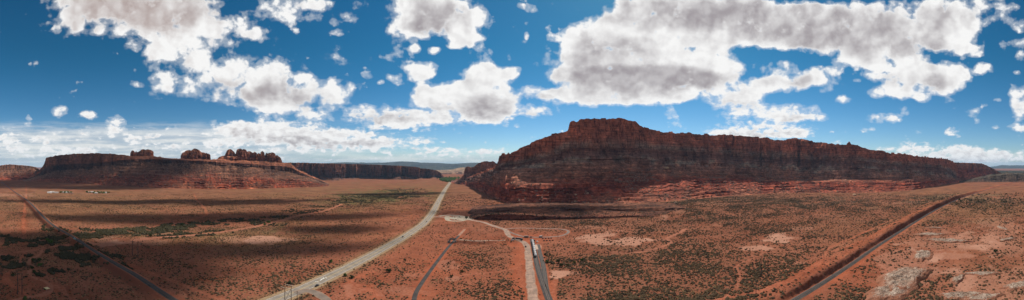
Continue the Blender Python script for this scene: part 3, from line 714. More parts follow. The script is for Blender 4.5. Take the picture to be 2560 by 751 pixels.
# long cliff at the back of the valley
M_BACK = rock_mat('back_cliff_rock', [(0, (.26, .14, .09)), (.8, (.22, .12, .09)), (1.0, (.11, .075, .07)), (1.3, (.20, .10, .08)), (1.8, (.29, .13, .09)), (2.2, (.33, .17, .115)), (3, (.33, .22, .14))], 3.0, tint=(.72, .66, .66), varn=.4)  # tint darkened to stand in for cloud shade on this cliff
mesa('mesa', 700, 1112, 900, [
    dict(y=[(700, 452), (800, 452), (900, 452), (1000, 453), (1060, 452), (1112, 449)], off=0, n=16, typ='talus'),
    dict(y=[(700, 440), (780, 440), (850, 446), (900, 442), (960, 445), (1010, 440), (1040, 446), (1080, 443), (1112, 447)], off=[(700, 100), (900, 110), (1112, 60)], n=40, typ='cliff'),
    dict(y=[(700, 407), (740, 407), (790, 408), (850, 410), (900, 411), (960, 413), (1000, 415), (1040, 418), (1056, 422), (1075, 423), (1090, 427), (1100, 431), (1108, 440), (1112, 446)], off=[(700, 140), (900, 150), (1112, 80)], n=1, typ='cliff')],
    M_BACK, 401, 'long dark cliff closing the back of the valley', amp=1.9, back=900, rimnoise=.5, dbase=[(700, 2600), (760, 2650), (838, 2480), (850, 2560), (858, 2820), (910, 2860), (1000, 2700), (1008, 2800), (1050, 2720), (1058, 3000), (1080, 2900), (1092, 3050), (1112, 3000)])

# far left mesa
mesa('mesa', -90, 108, 500, [
    dict(y=[(-90, 452), (108, 452)], off=0, n=16, typ='ledge'),
    dict(y=[(-90, 442), (20, 442), (50, 440), (80, 438), (108, 450)], off=150, n=24, typ='talus'),
    dict(y=[(-90, 424), (0, 425), (50, 422), (80, 420), (96, 424), (108, 440)], off=300, n=24, typ='cliff'),
    dict(y=[(-90, 410), (0, 414), (25, 411), (45, 413), (60, 414), (78, 416), (92, 419), (99, 426), (108, 438)], off=360, n=1, typ='cliff')],
    M_LEFT, 451, 'distant dark mesa at the left end of the valley', amp=1.4, back=700, rimnoise=.4)

# mesa end on the right
mesa('mesa', 2375, 2512, 420, [
    dict(y=[(2375, 455), (2440, 452), (2490, 448), (2512, 446)], off=0, n=16, typ='talus', ),
    dict(y=[(2375, 428), (2440, 430), (2470, 432), (2490, 436), (2512, 444)], off=[(2375, 150), (2512, 90)], n=24, typ='cliff'),
    dict(y=[(2375, 406), (2400, 407), (2440, 408), (2455, 409), (2465, 413), (2478, 420), (2490, 426), (2512, 440)], off=[(2375, 190), (2512, 110)], n=1, typ='cliff')],
    M_RIGHT, 471, 'dark mesa point behind the right end of the big mesa', amp=1.1, back=700, rimnoise=.5)

# far country
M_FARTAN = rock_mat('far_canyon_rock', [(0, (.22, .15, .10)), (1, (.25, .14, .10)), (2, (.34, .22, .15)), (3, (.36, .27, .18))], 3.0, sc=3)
mesa('hills', 1060, 1210, 260, [
    dict(y=[(1060, 446), (1210, 446)], off=0, n=10, typ='talus'),
    dict(y=[(1060, 438), (1210, 438)], off=300, n=14, typ='cliff'),
    dict(y=[(1060, 432), (1110, 433), (1160, 431), (1210, 430)], off=420, n=10, typ='talus'),
    dict(y=[(1060, 424), (1100, 426), (1130, 424), (1148, 420), (1170, 417), (1185, 420), (1210, 420)], off=1500, n=1, typ='cliff')],
    M_FARTAN, 501, 'tan canyon country beyond the gap', amp=2.0, back=2000, rimnoise=1.0, dbase=4200)
M_FARBLUE = rock_mat('far_ridge_rock', [(0, (.06, .07, .05)), (1, (.075, .07, .055)), (2, (.055, .065, .05))], 2.0, sc=8)
mesa('hills', 690, 1330, 400, [
    dict(y=[(690, 424), (1330, 424)], off=0, n=12, typ='talus'),
    dict(y=[(690, 414), (800, 412), (900, 413), (1000, 412), (1100, 413), (1200, 414), (1330, 414)], off=1500, n=12, typ='talus'),
    dict(y=[(690, 409), (800, 409), (830, 407.5), (870, 406), (900, 407.5), (905, 405.5), (912, 407.5), (960, 407), (1000, 404), (1035, 405), (1050, 407), (1100, 408), (1130, 410), (1190, 407), (1260, 409), (1330, 409)], off=3500, n=1, typ='talus')],
    M_FARBLUE, 521, 'distant wooded tableland along the horizon', amp=6.0, back=2500, rimnoise=2.0, dbase=9500)
mesa('hills', 2440, 2640, 240, [
    dict(y=[(2440, 423), (2640, 423)], off=0, n=10, typ='talus'),
    dict(y=[(2440, 421), (2490, 416), (2505, 413), (2520, 414), (2540, 413.5), (2560, 414), (2640, 413)], off=2500, n=1, typ='talus')],
    M_FARBLUE, 541, 'distant mountains on the right horizon', amp=8.0, back=2500, rimnoise=3.0, dbase=15500)
mesa('hills', 2470, 2640, 240, [
    dict(y=[(2470, 440), (2640, 440)], off=0, n=10, typ='talus'),
    dict(y=[(2470, 430), (2500, 430), (2540, 431), (2640, 430)], off=300, n=10, typ='talus'),
    dict(y=[(2470, 427), (2640, 427)], off=1300, n=1, typ='talus')],
    M_FARBLUE, 551, 'low dark plateau beyond the right end of the mesas', amp=2.0, back=2500, rimnoise=.6)
mesa('hills', 2380, 2680, 300, [
    dict(y=[(2380, 459), (2440, 457), (2510, 456), (2680, 457)], off=0, n=14, typ='talus'),
    dict(y=[(2380, 457), (2430, 449), (2480, 440), (2520, 436), (2560, 438), (2680, 436)], off=120, n=8, typ='talus'),
    dict(y=[(2380, 456), (2430, 447), (2480, 436), (2520, 432), (2560, 434), (2680, 432)], off=330, n=1, typ='talus')],
    rock_mat('shaded_hill_rock', [(0, (.17, .09, .065)), (.5, (.10, .066, .05)), (1.2, (.085, .066, .05)), (2, (.10, .08, .058))], 2.0), 561, 'dark broken hills beyond the end of the big mesa', amp=1.3, back=700, rimnoise=.8)  # hill colours darkened in place of cloud shade

# ------------------------------------------------------------------ sandstone knobs on the left mesa
M_KNOB = rock_mat('knob_rock', [(0, (.25, .105, .068)), (.5, (.29, .115, .07)), (1, (.32, .14, .085))], 1.0)
_r = VL[-6]; RIML = [(p, dd_) for p, dd_ in zip(np.linspace(58, 822, 1500)[::20], np.hypot(_r[:, 0], _r[:, 1])[::20])]
def knob_mesh(parts, seed):
    """parts: (px0, px1, top_py, base_py, distance, shape) -> weathered sandstone knobs as one rock"""
    Vs, Fs, st, b = [], [], [], 0
    for q, (a, c, ty_, by_, d, shp) in enumerate(parts):
        az = ((a + c) / 2 - CX) / FP
        d = float(interp(RIML, np.array([(a + c) / 2]))[0]) + (62 if shp == 'mound' else 48 + (d % 9))
        w = (c - a) / FP * d / 2 * (1.22 if shp != 'mound' else 1.0)
        zt = HC - math.tan((ty_ - HY) / FP) * d; zb = HC - math.tan((by_ - HY) / FP) * d - 9
        nr, nc = 30, 64
        t = np.linspace(0, 1, nr)[:, None]; an = np.linspace(0, 2 * math.pi, nc, endpoint=False)[None, :]
        prof = {'dome': (1 - t ** 2.4) ** .5, 'block': (1 - t ** 9) ** .5 * (1 - .10 * t), 'spire': (1 - t) ** .7 * .9 + .12 * (1 - t ** 8), 'mound': (1 - t) ** .8}[shp]
        prof = np.maximum(prof, .015)
        dep_ = w * 1.0 if shp != 'mound' else min(w, 42)
        ux, uy = np.cos(an), np.sin(an)
        if shp == 'block': ux, uy = np.sign(ux) * np.abs(ux) ** .6, np.sign(uy) * np.abs(uy) ** .6
        zz = zb + (zt - zb) * t
        nz = 1 + .75 * (ridge(ux * 1.9 + q * 7, uy * 1.9 + zz / 160, 0, seed + q, 2) - .55) + .5 * (fbm(ux * 3.5 + q, uy * 3.5, zz / 12, seed + 20 + q, 3) - .5) + .26 * (fbm(zz / 9 + 0 * an, q * 3.0 + ux * 1.5, 0, seed + 30, 3) - .5)
        R = prof * nz
        lx, ly = R * ux * w, R * uy * dep_
        X0, Y0 = (d) * math.sin(az), (d) * math.cos(az)
        ca, sa = math.cos(-az), math.sin(-az)
        X = X0 + lx * ca - ly * sa; Y = Y0 + lx * sa + ly * ca
        Z = zz + 0 * an + (ridge(ux * 2.6 + q, uy * 2.6, 0, seed + 40, 3) - .6) * (zt - zb) * .55 * t
        Vs.append(np.stack([X, Y, Z], -1).reshape(-1, 3)); Fs.append(grid_faces(nr, nc, True) + b); st.append(np.broadcast_to(t, X.shape).ravel()); b += nr * nc
    return np.vstack(Vs), np.vstack(Fs), np.concatenate(st)

KNOBS = [
    ([(318, 392, 388, 396, 2010, 'mound'), (327, 336, 379, 392, 2000, 'block'), (335, 345, 380, 392, 2005, 'spire'), (343, 354, 381, 392, 2000, 'block'), (350, 366, 376.5, 392, 2010, 'block'), (362, 381, 377, 392, 2000, 'block')], 'dark blocky rock knob, leftmost of the three on the mesa rim'),
    ([(444, 534, 391, 403, 1985, 'mound'), (455, 472, 383, 398, 1980, 'block'), (463, 480, 379, 398, 1985, 'block'), (474, 503, 376, 398, 1990, 'dome'), (492, 514, 384, 399, 1985, 'block'), (512, 519, 386, 400, 1975, 'block'), (518, 525, 387, 401, 1975, 'block')], 'stepped rock knob with a rounded top, middle one on the mesa rim'),
    ([(530, 590, 393, 405, 1950, 'mound'), (580, 720, 398, 414, 1930, 'mound'), (554, 596, 391, 402, 1945, 'block'), (564, 587, 377.5, 401, 1945, 'dome'), (592, 606, 377, 403, 1925, 'block'), (600, 620, 377.5, 405, 1920, 'dome'), (616, 632, 383, 406, 1915, 'block'), (632, 643, 384, 407, 1910, 'block'), (640, 653, 387, 408, 1905, 'dome'), (651, 661, 383, 408, 1900, 'block'), (660, 676, 387, 409, 1895, 'dome'), (668, 688, 386, 410, 1890, 'block'), (686, 702, 392, 411, 1885, 'dome')], 'long row of sunlit orange rock towers on the mesa rim'),
]
for q, (parts, lab) in enumerate(KNOBS):
    V, F_, st = knob_mesh(parts, 601 + 50 * q)
    o = fast_mesh('rock_butte', V, F_, M_KNOB, False, {'strat': st}); tag(o, lab, 'rock formation')

# ------------------------------------------------------------------ pale slickrock outcrops, bottom right
def outcrop_mat():
    m, t, b = new_mat('pale_slickrock')
    P = pos(t)
    n = t.noise(P, .12, 7, .7); n2 = t.noise(P, .7, 4, .7); n3 = t.noise(t.vmath('MULTIPLY', P, (.15, .15, 1.2)), 1.0, 4, .6)
    c = t.ramp(n, [(.3, (.22, .115, .075)), (.45, (.33, .22, .165)), (.6, (.44, .34, .27)), (.75, (.54, .44, .36))])
    c = t.mix(1.0, c, t.ramp(n3, [(.3, (.7, .68, .66)), (.6, (1.1, 1.1, 1.1))]), 'MULTIPLY')
    ck = t.noise(t.vmath('MULTIPLY', P, (.25, .25, .25)), 1.0, 2, .5, 1.2)
    c = t.mix(t.sstep(t.math('ABSOLUTE', t.math('SUBTRACT', ck, .5)), .03, .008), c, (.10, .06, .04))
    c = t.mix(t.sstep(n2, .53, .62), c, (.075, .065, .042))
    c = t.mix(t.sstep(t.math('ADD', t.math('MULTIPLY', t.attr('rim'), .75), t.math('MULTIPLY', n2, .9)), .93, 1.02), c, (.27, .115, .068))
    t.put(b.inputs['Base Color'], c); b.inputs['Roughness'].default_value = .95; b.inputs['Specular IOR Level'].default_value = .05
    bump(t, b, t.math('ADD', n, t.math('MULTIPLY', n2, .5)), .9, 2.2)
    return m
M_OUT = outcrop_mat()
OUTC = [  # centre, half-size along and across in metres, turn, height, label
    (2262, 700, 36, 17, 1.15, 6.0, 'largest pale grey slickrock dome at the lower right edge of the plain'),
    (2306, 640, 26, 12, 1.35, 3.5, 'tapering grey slickrock ridge above the largest dome'),
    (2235, 728, 26, 14, 1.0, 4.5, 'dark shaded slickrock shoulder at the near end of the largest dome'),
    (2365, 604, 34, 9, -.15, 3.6, 'long pale slickrock shelf lying across, right of the railway cutting'),
    (2325, 588, 24, 9, .2, 2.5, 'broad pinkish slickrock slab behind the long pale shelf'),
    (2505, 573, 22, 6, -1.0, 3.0, 'bright white slickrock fin near the right edge'),
    (2516, 600, 16, 6, .6, 2.4, 'small white slickrock lump in front of the bright fin'),
    (2395, 700, 13, 5, 1.2, 2.4, 'narrow upright white slickrock rib right of the largest dome'),
    (2450, 686, 16, 6, 0, 1.8, 'low pale slickrock patch right of the narrow rib'),
    (2545, 715, 16, 8, .7, 1.8, 'flat grey slickrock slab at the bottom right corner'),
    (2400, 742, 20, 7, .1, 2.2, 'pale slickrock patch cut by the bottom edge'),
    (2455, 745, 16, 7, .3, 2.0, 'white slickrock bump on the bottom edge right of the pale patch'),
    (2335, 572, 16, 4, -.1, 1.8, 'thin pale ledge of slickrock farthest back of the outcrops'),
]
for q, (px, py, a, bb, tn, hh, lab) in enumerate(OUTC):
    x, y = ground_xy(px, py); az = (px - CX) / FP
    nr, nc = 40, 110
    t = np.linspace(0, 1, nr)[:, None]; an = np.linspace(0, 2 * math.pi, nc, endpoint=False)[None, :]
    a, bb = a * 1.22, bb * 1.22; r = 1 - t
    out = 1 + .55 * (fbm(np.cos(an) * 1.7 + q * 3, np.sin(an) * 1.7, 0, 701 + q, 4) - .5) * 2 * (1 - .4 * t)
    th = tn + math.pi / 2 - az - math.pi / 2
    lx, ly = r * np.cos(an) * a * out, r * np.sin(an) * bb * out
    X = x + lx * math.cos(th) - ly * math.sin(th); Y = y + lx * math.sin(th) + ly * math.cos(th)
    prof = 1 - r ** 4.5
    hh = hh * .85
    terr = np.floor(prof * 4 + fbm(X / 9, Y / 9, 0, 720 + q, 2)) / 4.4
    Z = hh * (.6 * prof + .4 * terr * (t > .03)) * (.65 + .7 * fbm(X / 10, Y / 10, 0, 730 + q, 3)) + 2.6 * (ridge(X / 8, Y / 8, 0, 740 + q, 3) - .6) * np.minimum(1, t * 5) * min(1, hh / 4)
    Z = Z + ground_z(X.ravel(), Y.ravel()).reshape(X.shape) - .5 * (t < .02)
    o = fast_mesh('rock_outcrop', np.stack([X, Y, Z], -1).reshape(-1, 3), grid_faces(nr, nc, True), M_OUT, True, {'rim': np.broadcast_to(1 - t, X.shape).ravel()})
    tag(o, lab, 'rock')

# ------------------------------------------------------------------ scrub, ground cover nobody could count
def foliage_mat(name, dark, light, sc=.5):
    m, t, b = new_mat(name)
    P = pos(t)
    n = t.noise(P, sc, 3, .6); n2 = t.noise(P, .02, 3, .6)
    c = t.mix(t.sstep(n, .3, .7), dark, light)
    c = t.mix(1.0, c, t.ramp(n2, [(.3, (.75, .75, .7)), (.7, (1.3, 1.2, 1.1))]), 'MULTIPLY')
    t.put(b.inputs['Base Color'], c); b.inputs['Roughness'].default_value = 1.0; b.inputs['Specular IOR Level'].default_value = .02
    return m
M_SCRUB = foliage_mat('dry_scrub', (.058, .041, .027), (.105, .075, .045))
M_THICK = foliage_mat('wash_thicket', (.030, .028, .018), (.068, .059, .035))
M_LEAF = foliage_mat('green_leaves', (.05, .085, .022), (.10, .15, .04), 1.2)
M_LEAFD = foliage_mat('dark_leaves', (.028, .042, .018), (.06, .075, .03), 1.2)
M_GROVE = foliage_mat('cottonwood_leaves', (.042, .075, .022), (.085, .13, .036), .1)
M_BARK = plain('bark', (.13, .09, .06), .95)

def blobs(x, y, z, r, h, n=5, seed=0):
    """many low lumpy bushes in one mesh: base ring, shoulder ring, tip"""
    N = len(x); g = np.random.default_rng(seed)
    an = np.arange(n)[None, :] / n * 2 * math.pi + g.random((N, 1)) * 6.28
    def ring(rad, zz):
        rr = r[:, None] * rad * (.7 + .6 * g.random((N, n)))
        return np.stack([x[:, None] + rr * np.cos(an), y[:, None] + rr * np.sin(an), z[:, None] + h[:, None] * zz * (.8 + .4 * g.random((N, n)))], -1)
    A = ring(.75, -.1); B = ring(1.0, .5)
    C = np.stack([x + r * .3 * (g.random(N) - .5), y + r * .3 * (g.random(N) - .5), z + h], -1)[:, None, :]
    V = np.concatenate([A, B, C], 1); m = 2 * n + 1
    k = np.arange(n); k2 = (k + 1) % n
    q = np.stack([k, k2, n + k2, n + k], 1); t = np.stack([n + k, n + k2, np.full(n, 2 * n)], 1)
    base = (np.arange(N) * m)[:, None, None]
    return V.reshape(-1, 3), [(q[None] + base).reshape(-1, 4), (t[None] + base).reshape(-1, 3)]

def scatter(N, azr, dr, power=1.0):
    u = rng.random(N); d = np.sqrt(dr[0] ** 2 + u ** power * (dr[1] ** 2 - dr[0] ** 2)); a = azr[0] + rng.random(N) * (azr[1] - azr[0])
    return d * np.sin(a), d * np.cos(a)

def visible_plain(x, y):
    px, py = to_px(x, y)
    lim = np.full(px.shape, 455.0)
    lim = np.maximum(lim, np.interp(px, [p[0] for p in R_BASE], [p[1] for p in R_BASE], 440, 452))
    l2 = np.interp(px, [p[0] for p in L_BASE], [p[1] for p in L_BASE], 440, 440)
    return py > np.maximum(lim, l2)

xs, ys = scatter(900000, (-1.70, 1.70), (186, 1500), 2.1)
dd = np.hypot(xs, ys); dens = 900000 * (dd * dd / 1500 ** 2 + 1e-4) ** (1 / 2.1 - 1)       # relative density of the draw
cv = covers(xs, ys)
clump = fbm(xs / 40, ys / 40, 0, 801, 4); cl2 = fbm(xs / 9, ys / 9, 0, 805, 2)
p = cv['veg'] * (.52 + .55 * sst(.34, .64, clump)) * (.6 + .5 * sst(.35, .62, cl2)) * sst(1500, 850, dd) * .95
ok = (rng.random(len(xs)) < p) & visible_plain(xs, ys)
xs, ys, dd = xs[ok], ys[ok], dd[ok]; gz = ground_z(xs, ys)
pxs_, _ = to_px(xs, ys)
r = (.27 + 1.0 * rng.random(len(xs)) ** 3.4) * (1.0 + .30 * sst(1350, 1500, pxs_)); r *= (1 + .45 * sst(500, 1100, dd)) * (.92 + .25 * sst(.5, .68, clump[ok]))
nearb = dd < 480
Va, Fa = blobs(xs[nearb], ys[nearb], gz[nearb], r[nearb], r[nearb] * (.7 + .5 * rng.random(nearb.sum())), 5, 3)
Vb, Fb = blobs(xs[~nearb], ys[~nearb], gz[~nearb], r[~nearb], r[~nearb] * (.7 + .5 * rng.random((~nearb).sum())), 4, 4)
V = np.vstack([Va, Vb]); F_ = Fa + [f + len(Va) for f in Fb]
gsel = rng.random(len(xs)) < .22
gx_, gy_ = xs[gsel] + rng.normal(size=gsel.sum()) * 2, ys[gsel] + rng.normal(size=gsel.sum()) * 2
gr_ = .3 + .5 * rng.random(gsel.sum())
Vg, Fg = blobs(gx_, gy_, ground_z(gx_, gy_), gr_, gr_ * .8, 4, 12)
o = fast_mesh('dry_grass', Vg, Fg, foliage_mat('straw', (.20, .125, .06), (.32, .23, .12)), False); tag(o, 'straw coloured dry grass tufts between the scrub', None, None, 'stuff')
o = fast_mesh('desert_scrub', V, F_, M_SCRUB, False); tag(o, 'dry olive brown scrub dotting the whole plain', None, None, 'stuff')
NSCRUB = len(xs)

# thickets along the wash and roadsides: taller, darker, one mass
TH = [(300, 583, 90, 8, 1), (220, 590, 40, 8, 1), (380, 577, 70, 8, 1), (450, 568, 70, 7, 1), (520, 560, 60, 6, .9), (600, 553, 60, 5, .6), (260, 578, 80, 6, .8), (430, 592, 60, 5, .9), (480, 587, 60, 4, .8), (540, 580, 60, 4, .4),
      (950, 492, 90, 6, .7), (1010, 478, 60, 6, .55), (880, 503, 60, 5, .6), (830, 515, 50, 4, .4), (980, 494, 60, 4, .9), (40, 655, 55, 18, .75), (20, 600, 60, 14, .5), (95, 607, 60, 10, .7), (150, 600, 40, 10, .7), (130, 570, 24, 14, .6), (155, 585, 16, 12, .7),
      (180, 632, 60, 10, .6), (230, 645, 70, 12, .6), (150, 625, 40, 8, .6), (205, 620, 30, 10, .8), (240, 668, 60, 8, .5), (165, 680, 40, 10, .5), (60, 690, 60, 6, .4), (220, 655, 40, 16, .3), (1365, 650, 14, 16, .12), (1400, 662, 40, 6, .15), (760, 530, 60, 6, .5), (700, 545, 50, 5, .5), (320, 663, 20, 10, .5), (650, 562, 60, 5, .5), (2400, 505, 60, 8, .35)]
tx_, ty_, tr_ = [], [], []
for cx, cy, rx, ry, w in TH:
    x0, y0 = ground_xy(cx, cy); dloc = math.hypot(x0, y0)
    N = int(min(2600, rx * ry * 3.4 * w * (dloc / 600) ** 1.1))
    a = rng.random(N) * 6.283; q = np.sqrt(rng.random(N)) * 1.15
    gx, gy = [], []
    for px_, py_ in zip(cx + rx * q * np.cos(a), cy + ry * q * np.sin(a)):
        u, v = ground_xy(px_, max(py_, 450)); gx.append(u); gy.append(v)
    gx, gy = np.array(gx), np.array(gy)
    keep = fbm(gx / 16, gy / 16, 0, 851, 4) + .14 * w - .3 * np.maximum(0, q - .5) > .52
    dm = np.minimum.reduce([dist_path(gx, gy, P_, 30) for P_ in (RAIL, HWY, TRACKS['trail'][0], TRACKS['leftsand'][0], TRACKS['wash'][0])])
    keep &= dm > 6
    tx_.append(gx[keep]); ty_.append(gy[keep]); tr_.append((.6 + 1.5 * rng.random(keep.sum()) ** 1.7) * (1.15 if cx < 700 and cy > 540 else 1.0))
tx_, ty_, tr_ = map(np.concatenate, (tx_, ty_, tr_))
V, F_ = blobs(tx_, ty_, ground_z(tx_, ty_), tr_, tr_ * (1.0 + .7 * rng.random(len(tr_))), 6, 5)
o = fast_mesh('thicket', V, F_, M_THICK, False); tag(o, 'dark green thicket crowding the dry wash and hollows', None, None, 'stuff')

# the cottonwood mass far up the highway
gx, gy = [], []
for k in range(1500):
    px_ = 1127 + 20 * random.gauss(0, .5); py_ = 449.5 + 3.2 * random.gauss(0, .6) - .06 * abs(px_ - 1127)
    u, v = ground_xy(px_, py_ + 1.0); gx.append(u); gy.append(v)
gx, gy = np.array(gx), np.array(gy); rr_ = 3 + 5 * rng.random(len(gx))
V, F_ = blobs(gx, gy, np.full(len(gx), 1.0), rr_, rr_ * 1.5, 7, 6)
o = fast_mesh('cottonwood_grove', V, F_, M_GROVE, False); tag(o, 'bright green far off cottonwood grove at the end of the highway', None, None, 'stuff')

# ------------------------------------------------------------------ boulders
def boulder_mesh(seed, sub=3):
    import bmesh
    bm = bmesh.new(); bmesh.ops.create_icosphere(bm, subdivisions=sub, radius=1)
    co = np.array([v.co[:] for v in bm.verts])
    g = np.random.default_rng(seed)
    for k in range(9):                                  # planar breaks
        n = g.normal(size=3); n /= np.linalg.norm(n); h = .55 + .3 * g.random()
        dd_ = co @ n; co -= np.outer(np.maximum(0, dd_ - h), n)
    co *= 1 + .18 * (fbm(co[:, 0] * 1.6 + seed, co[:, 1] * 1.6, co[:, 2] * 1.6 + 3, seed, 3) - .5)[:, None]
    co *= np.array([1.15, .9, .75])
    for v, c in zip(bm.verts, co): v.co = c
    me = bpy.data.meshes.new('boulder'); bm.to_mesh(me); bm.free(); return me
def boulder_mat(name, c):
    m, t, b = new_mat(name); P = pos(t); n = t.noise(P, .25, 6, .7)
    t.put(b.inputs['Base Color'], t.ramp(n, [(.3, tuple(x * .55 for x in c)), (.5, c), (.72, tuple(x * 1.35 for x in c))]))
    b.inputs['Specular IOR Level'].default_value = .05; b.inputs['Roughness'].default_value = .95
    bump(t, b, n, .8, 1.5); return m
M_BLD = [boulder_mat('red_boulder', (.27, .12, .075)), boulder_mat('brown_boulder', (.26, .155, .11)), boulder_mat('tan_boulder', (.42, .27, .17))]
BMESH = []
for mi in range(3):
    for s in range(3):
        me = boulder_mesh(900 + mi * 10 + s); me.materials.append(M_BLD[mi]); BMESH.append(me)

def project(V):
    d = np.hypot(V[..., 0], V[..., 1])
    return CX + FP * np.arctan2(V[..., 0], V[..., 1]), HY - FP * np.arctan2(V[..., 2] - HC, d)
PXR, PYR = project(VR)
VRf, PXf, PYf, STf = VR.reshape(-1, 3), PXR.ravel(), PYR.ravel(), STR.ravel()
front = STf < 3.2
def surf(px, py):
    """the spot on the big mesa's talus, or on the plain, that shows at this place in the photo"""
    base = np.interp(px, [q[0] for q in R_BASE], [q[1] for q in R_BASE])
    if py > base + 1:
        x, y = ground_xy(px, py); return np.array([x, y, ground_z(x, y)[0]])
    k = np.argmin(np.where(front, (PXf - px) ** 2 + (PYf - py) ** 2 * 1.5, 1e9)); return VRf[k]
def add_boulder(px, py, size, mi, label, group=None):
    p = surf(px, py)
    o = bpy.data.objects.new('boulder', BMESH[mi * 3 + random.randrange(3)]); COL.objects.link(o)
    o.location = (p[0], p[1], p[2] + size * .35); o.rotation_euler = (random.uniform(-.3, .3), random.uniform(-.3, .3), random.uniform(0, 6.28))
    s = size; o.scale = (s * random.uniform(.85, 1.2), s * random.uniform(.8, 1.1), s * random.uniform(.8, 1.1))
    tag(o, label, 'boulder', group); return o
for a in [(2137, 490, 9.0, 2, 'big flat topped tan boulder alone on the plain right of the rubble'),
          (2195, 487, 4.5, 0, 'dark boulder alone on the plain, right of the big tan one'),
          (1522, 515, 5.5, 2, 'palest boulder at the foot of the big mesa'),
          (1549, 517, 5.5, 0, 'dark boulder beside the palest one below the big mesa'),
          (1666, 423, 11, 2, 'large tan block stranded high on the talus of the big mesa'),
          (1624, 519, 5.0, 0, 'dark boulder at the edge of the plain left of a round tan one'),
          (1690, 513, 5.0, 2, 'round tan boulder at the edge of the plain under the talus'),
          (1700, 518, 4.0, 0, 'small dark boulder just below the round tan one'),
          (1460, 509, 5.0, 1, 'brown boulder at the left end of the boulder field'),
          (1606, 521, 3.8, 1, 'brown boulder resting on the red bench below the talus'),
          (2094, 481, 6.0, 2, 'tan boulder below the rubble at the red ledge')]:
    add_boulder(*a)
for k in range(95):
    px_ = random.choice([random.uniform(1430, 1800)] * 3 + [random.uniform(1900, 2150)] * 2 + [random.uniform(1290, 1440)])
    b0 = np.interp(px_, [q[0] for q in R_BASE], [q[1] for q in R_BASE])
    py_ = b0 - abs(random.gauss(0, 26)) + 4
    add_boulder(px_, py_, random.uniform(2.2, 5.0) * (1.25 if px_ > 1850 else 1), random.choice([0, 0, 1, 1, 1, 2]), 'angular fallen boulder lodged in the talus below the big mesa cliff', 'fallen boulders in the talus of the big mesa')
# finer rubble: one mass
sel = np.where((STf > .2) & (STf < 2.4) & (rng.random(len(STf)) < 0.03 + .10 * sst(1500, 1560, PXf) * sst(2150, 1950, PXf)) & (fbm(VRf[:, 0] / 45, VRf[:, 1] / 45, VRf[:, 2] / 40, 871, 3) > .50))[0]
rx_ = (.7 + 3.0 * rng.random(len(sel)) ** 2.5)
V, F_ = blobs(VRf[sel, 0], VRf[sel, 1], VRf[sel, 2] - .2, rx_, rx_ * 1.1, 5, 8)
o = fast_mesh('rubble', V, F_, M_BLD[1], False); tag(o, 'loose tan and brown rubble strewn over the talus of the big mesa', None, None, 'stuff')
VLf, SLf = VL.reshape(-1, 3), STL.ravel()
sel = np.where((SLf > .2) & (SLf < 2.0) & (rng.random(len(SLf)) < .10))[0]
rx_ = (.8 + 2.6 * rng.random(len(sel)) ** 2.5)
V, F_ = blobs(VLf[sel, 0], VLf[sel, 1], VLf[sel, 2] - .2, rx_, rx_ * 1.1, 5, 9)
o = fast_mesh('rubble', V, F_, M_BLD[1], False); tag(o, 'loose rubble strewn over the slope of the left mesa', None, None, 'stuff')
fB = VBn.reshape(-1, 3); selB = np.where((TYB.ravel() == 'top') & (rng.random(len(fB)) < .10))[0]; rB = .5 + 1.5 * rng.random(len(selB)) ** 2.5
V, F_ = blobs(fB[selB, 0], fB[selB, 1], fB[selB, 2] - .2, rB, rB, 5, 14)
o = fast_mesh('rubble', V, F_, M_BLD[0], False); tag(o, 'loose red rubble lying on the low bench', None, None, 'stuff')
# scrub along the mesa tops
parts = []
for VV, TY, pr in ((VR, TYR, .06), (VL, TYL, .05), (VBn, TYB, .22)):
    f = VV.reshape(-1, 3); t_ = TY.ravel(); s_ = np.where((t_ == 'top') & (rng.random(len(t_)) < pr))[0]; parts.append(f[s_])
tp = np.vstack(parts); rr_ = (.7 + 1.6 * rng.random(len(tp)) ** 2) * np.where(tp[:, 2] < 40, .8, 1.1)
V, F_ = blobs(tp[:, 0], tp[:, 1], tp[:, 2] - .3, rr_, rr_ * 1.3, 5, 10)
o = fast_mesh('rim_scrub', V, F_, M_THICK, False); tag(o, 'dark scrub scattered along the mesa tops', None, None, 'stuff')

# ------------------------------------------------------------------ trees and single shrubs
def leaf_crown(seed, n, rad, hgt, z0, leaf, clumps):
    g = np.random.default_rng(seed); V, Fq = [], []
    cc = []
    for k in range(clumps):
        a = g.random() * 6.28; q = math.sqrt(g.random()) * .75; cc.append((rad * q * math.cos(a), rad * q * math.sin(a), z0 + hgt * (.15 + .75 * g.random()), rad * (.3 + .3 * g.random())))
    for k in range(n):
        c = cc[g.integers(clumps)]; dv = g.normal(size=3); dv /= np.linalg.norm(dv)
        p = np.array(c[:3]) + dv * c[3] * (.55 + .5 * g.random()) * np.array([1, 1, .85])
        u = g.normal(size=3); u /= np.linalg.norm(u); w = np.cross(u, dv); w /= np.linalg.norm(w) + 1e-6
        s = leaf * (.6 + .8 * g.random()); b = len(V)
        V += [p - u*s - w*s*.6, p + u*s - w*s*.6, p + u*s + w*s*.6, p - u*s + w*s*.6]; Fq.append((b, b+1, b+2, b+3))
    return np.array(V), np.array(Fq)
def make_tree(name, seed, rad, hgt, trunk, leaf_m, n=420, leaf=.33, clumps=13):
    root = empty(name, (0, 0, 0))
    V, Fq = leaf_crown(seed, n, rad, hgt - trunk, trunk, leaf * rad / 2, clumps)
    c = fast_mesh('crown', V, Fq, leaf_m, False, None, root)
    mb = MB(); r0 = .09 * rad
    mb.tube([(0, 0, -.3), (.05*rad, 0, trunk), (.02*rad, .04*rad, trunk + .5*(hgt-trunk))], [r0, r0*.7, r0*.3], 7)
    g = random.Random(seed)
    for k in range(4):
        a = k * 1.57 + g.random(); mb.tube([(.04*rad, 0, trunk*.9), (rad*.4*math.cos(a), rad*.4*math.sin(a), trunk + .4*(hgt-trunk))], [r0*.45, r0*.15], 5)
    mb.build('trunk', M_BARK, root)
    return root
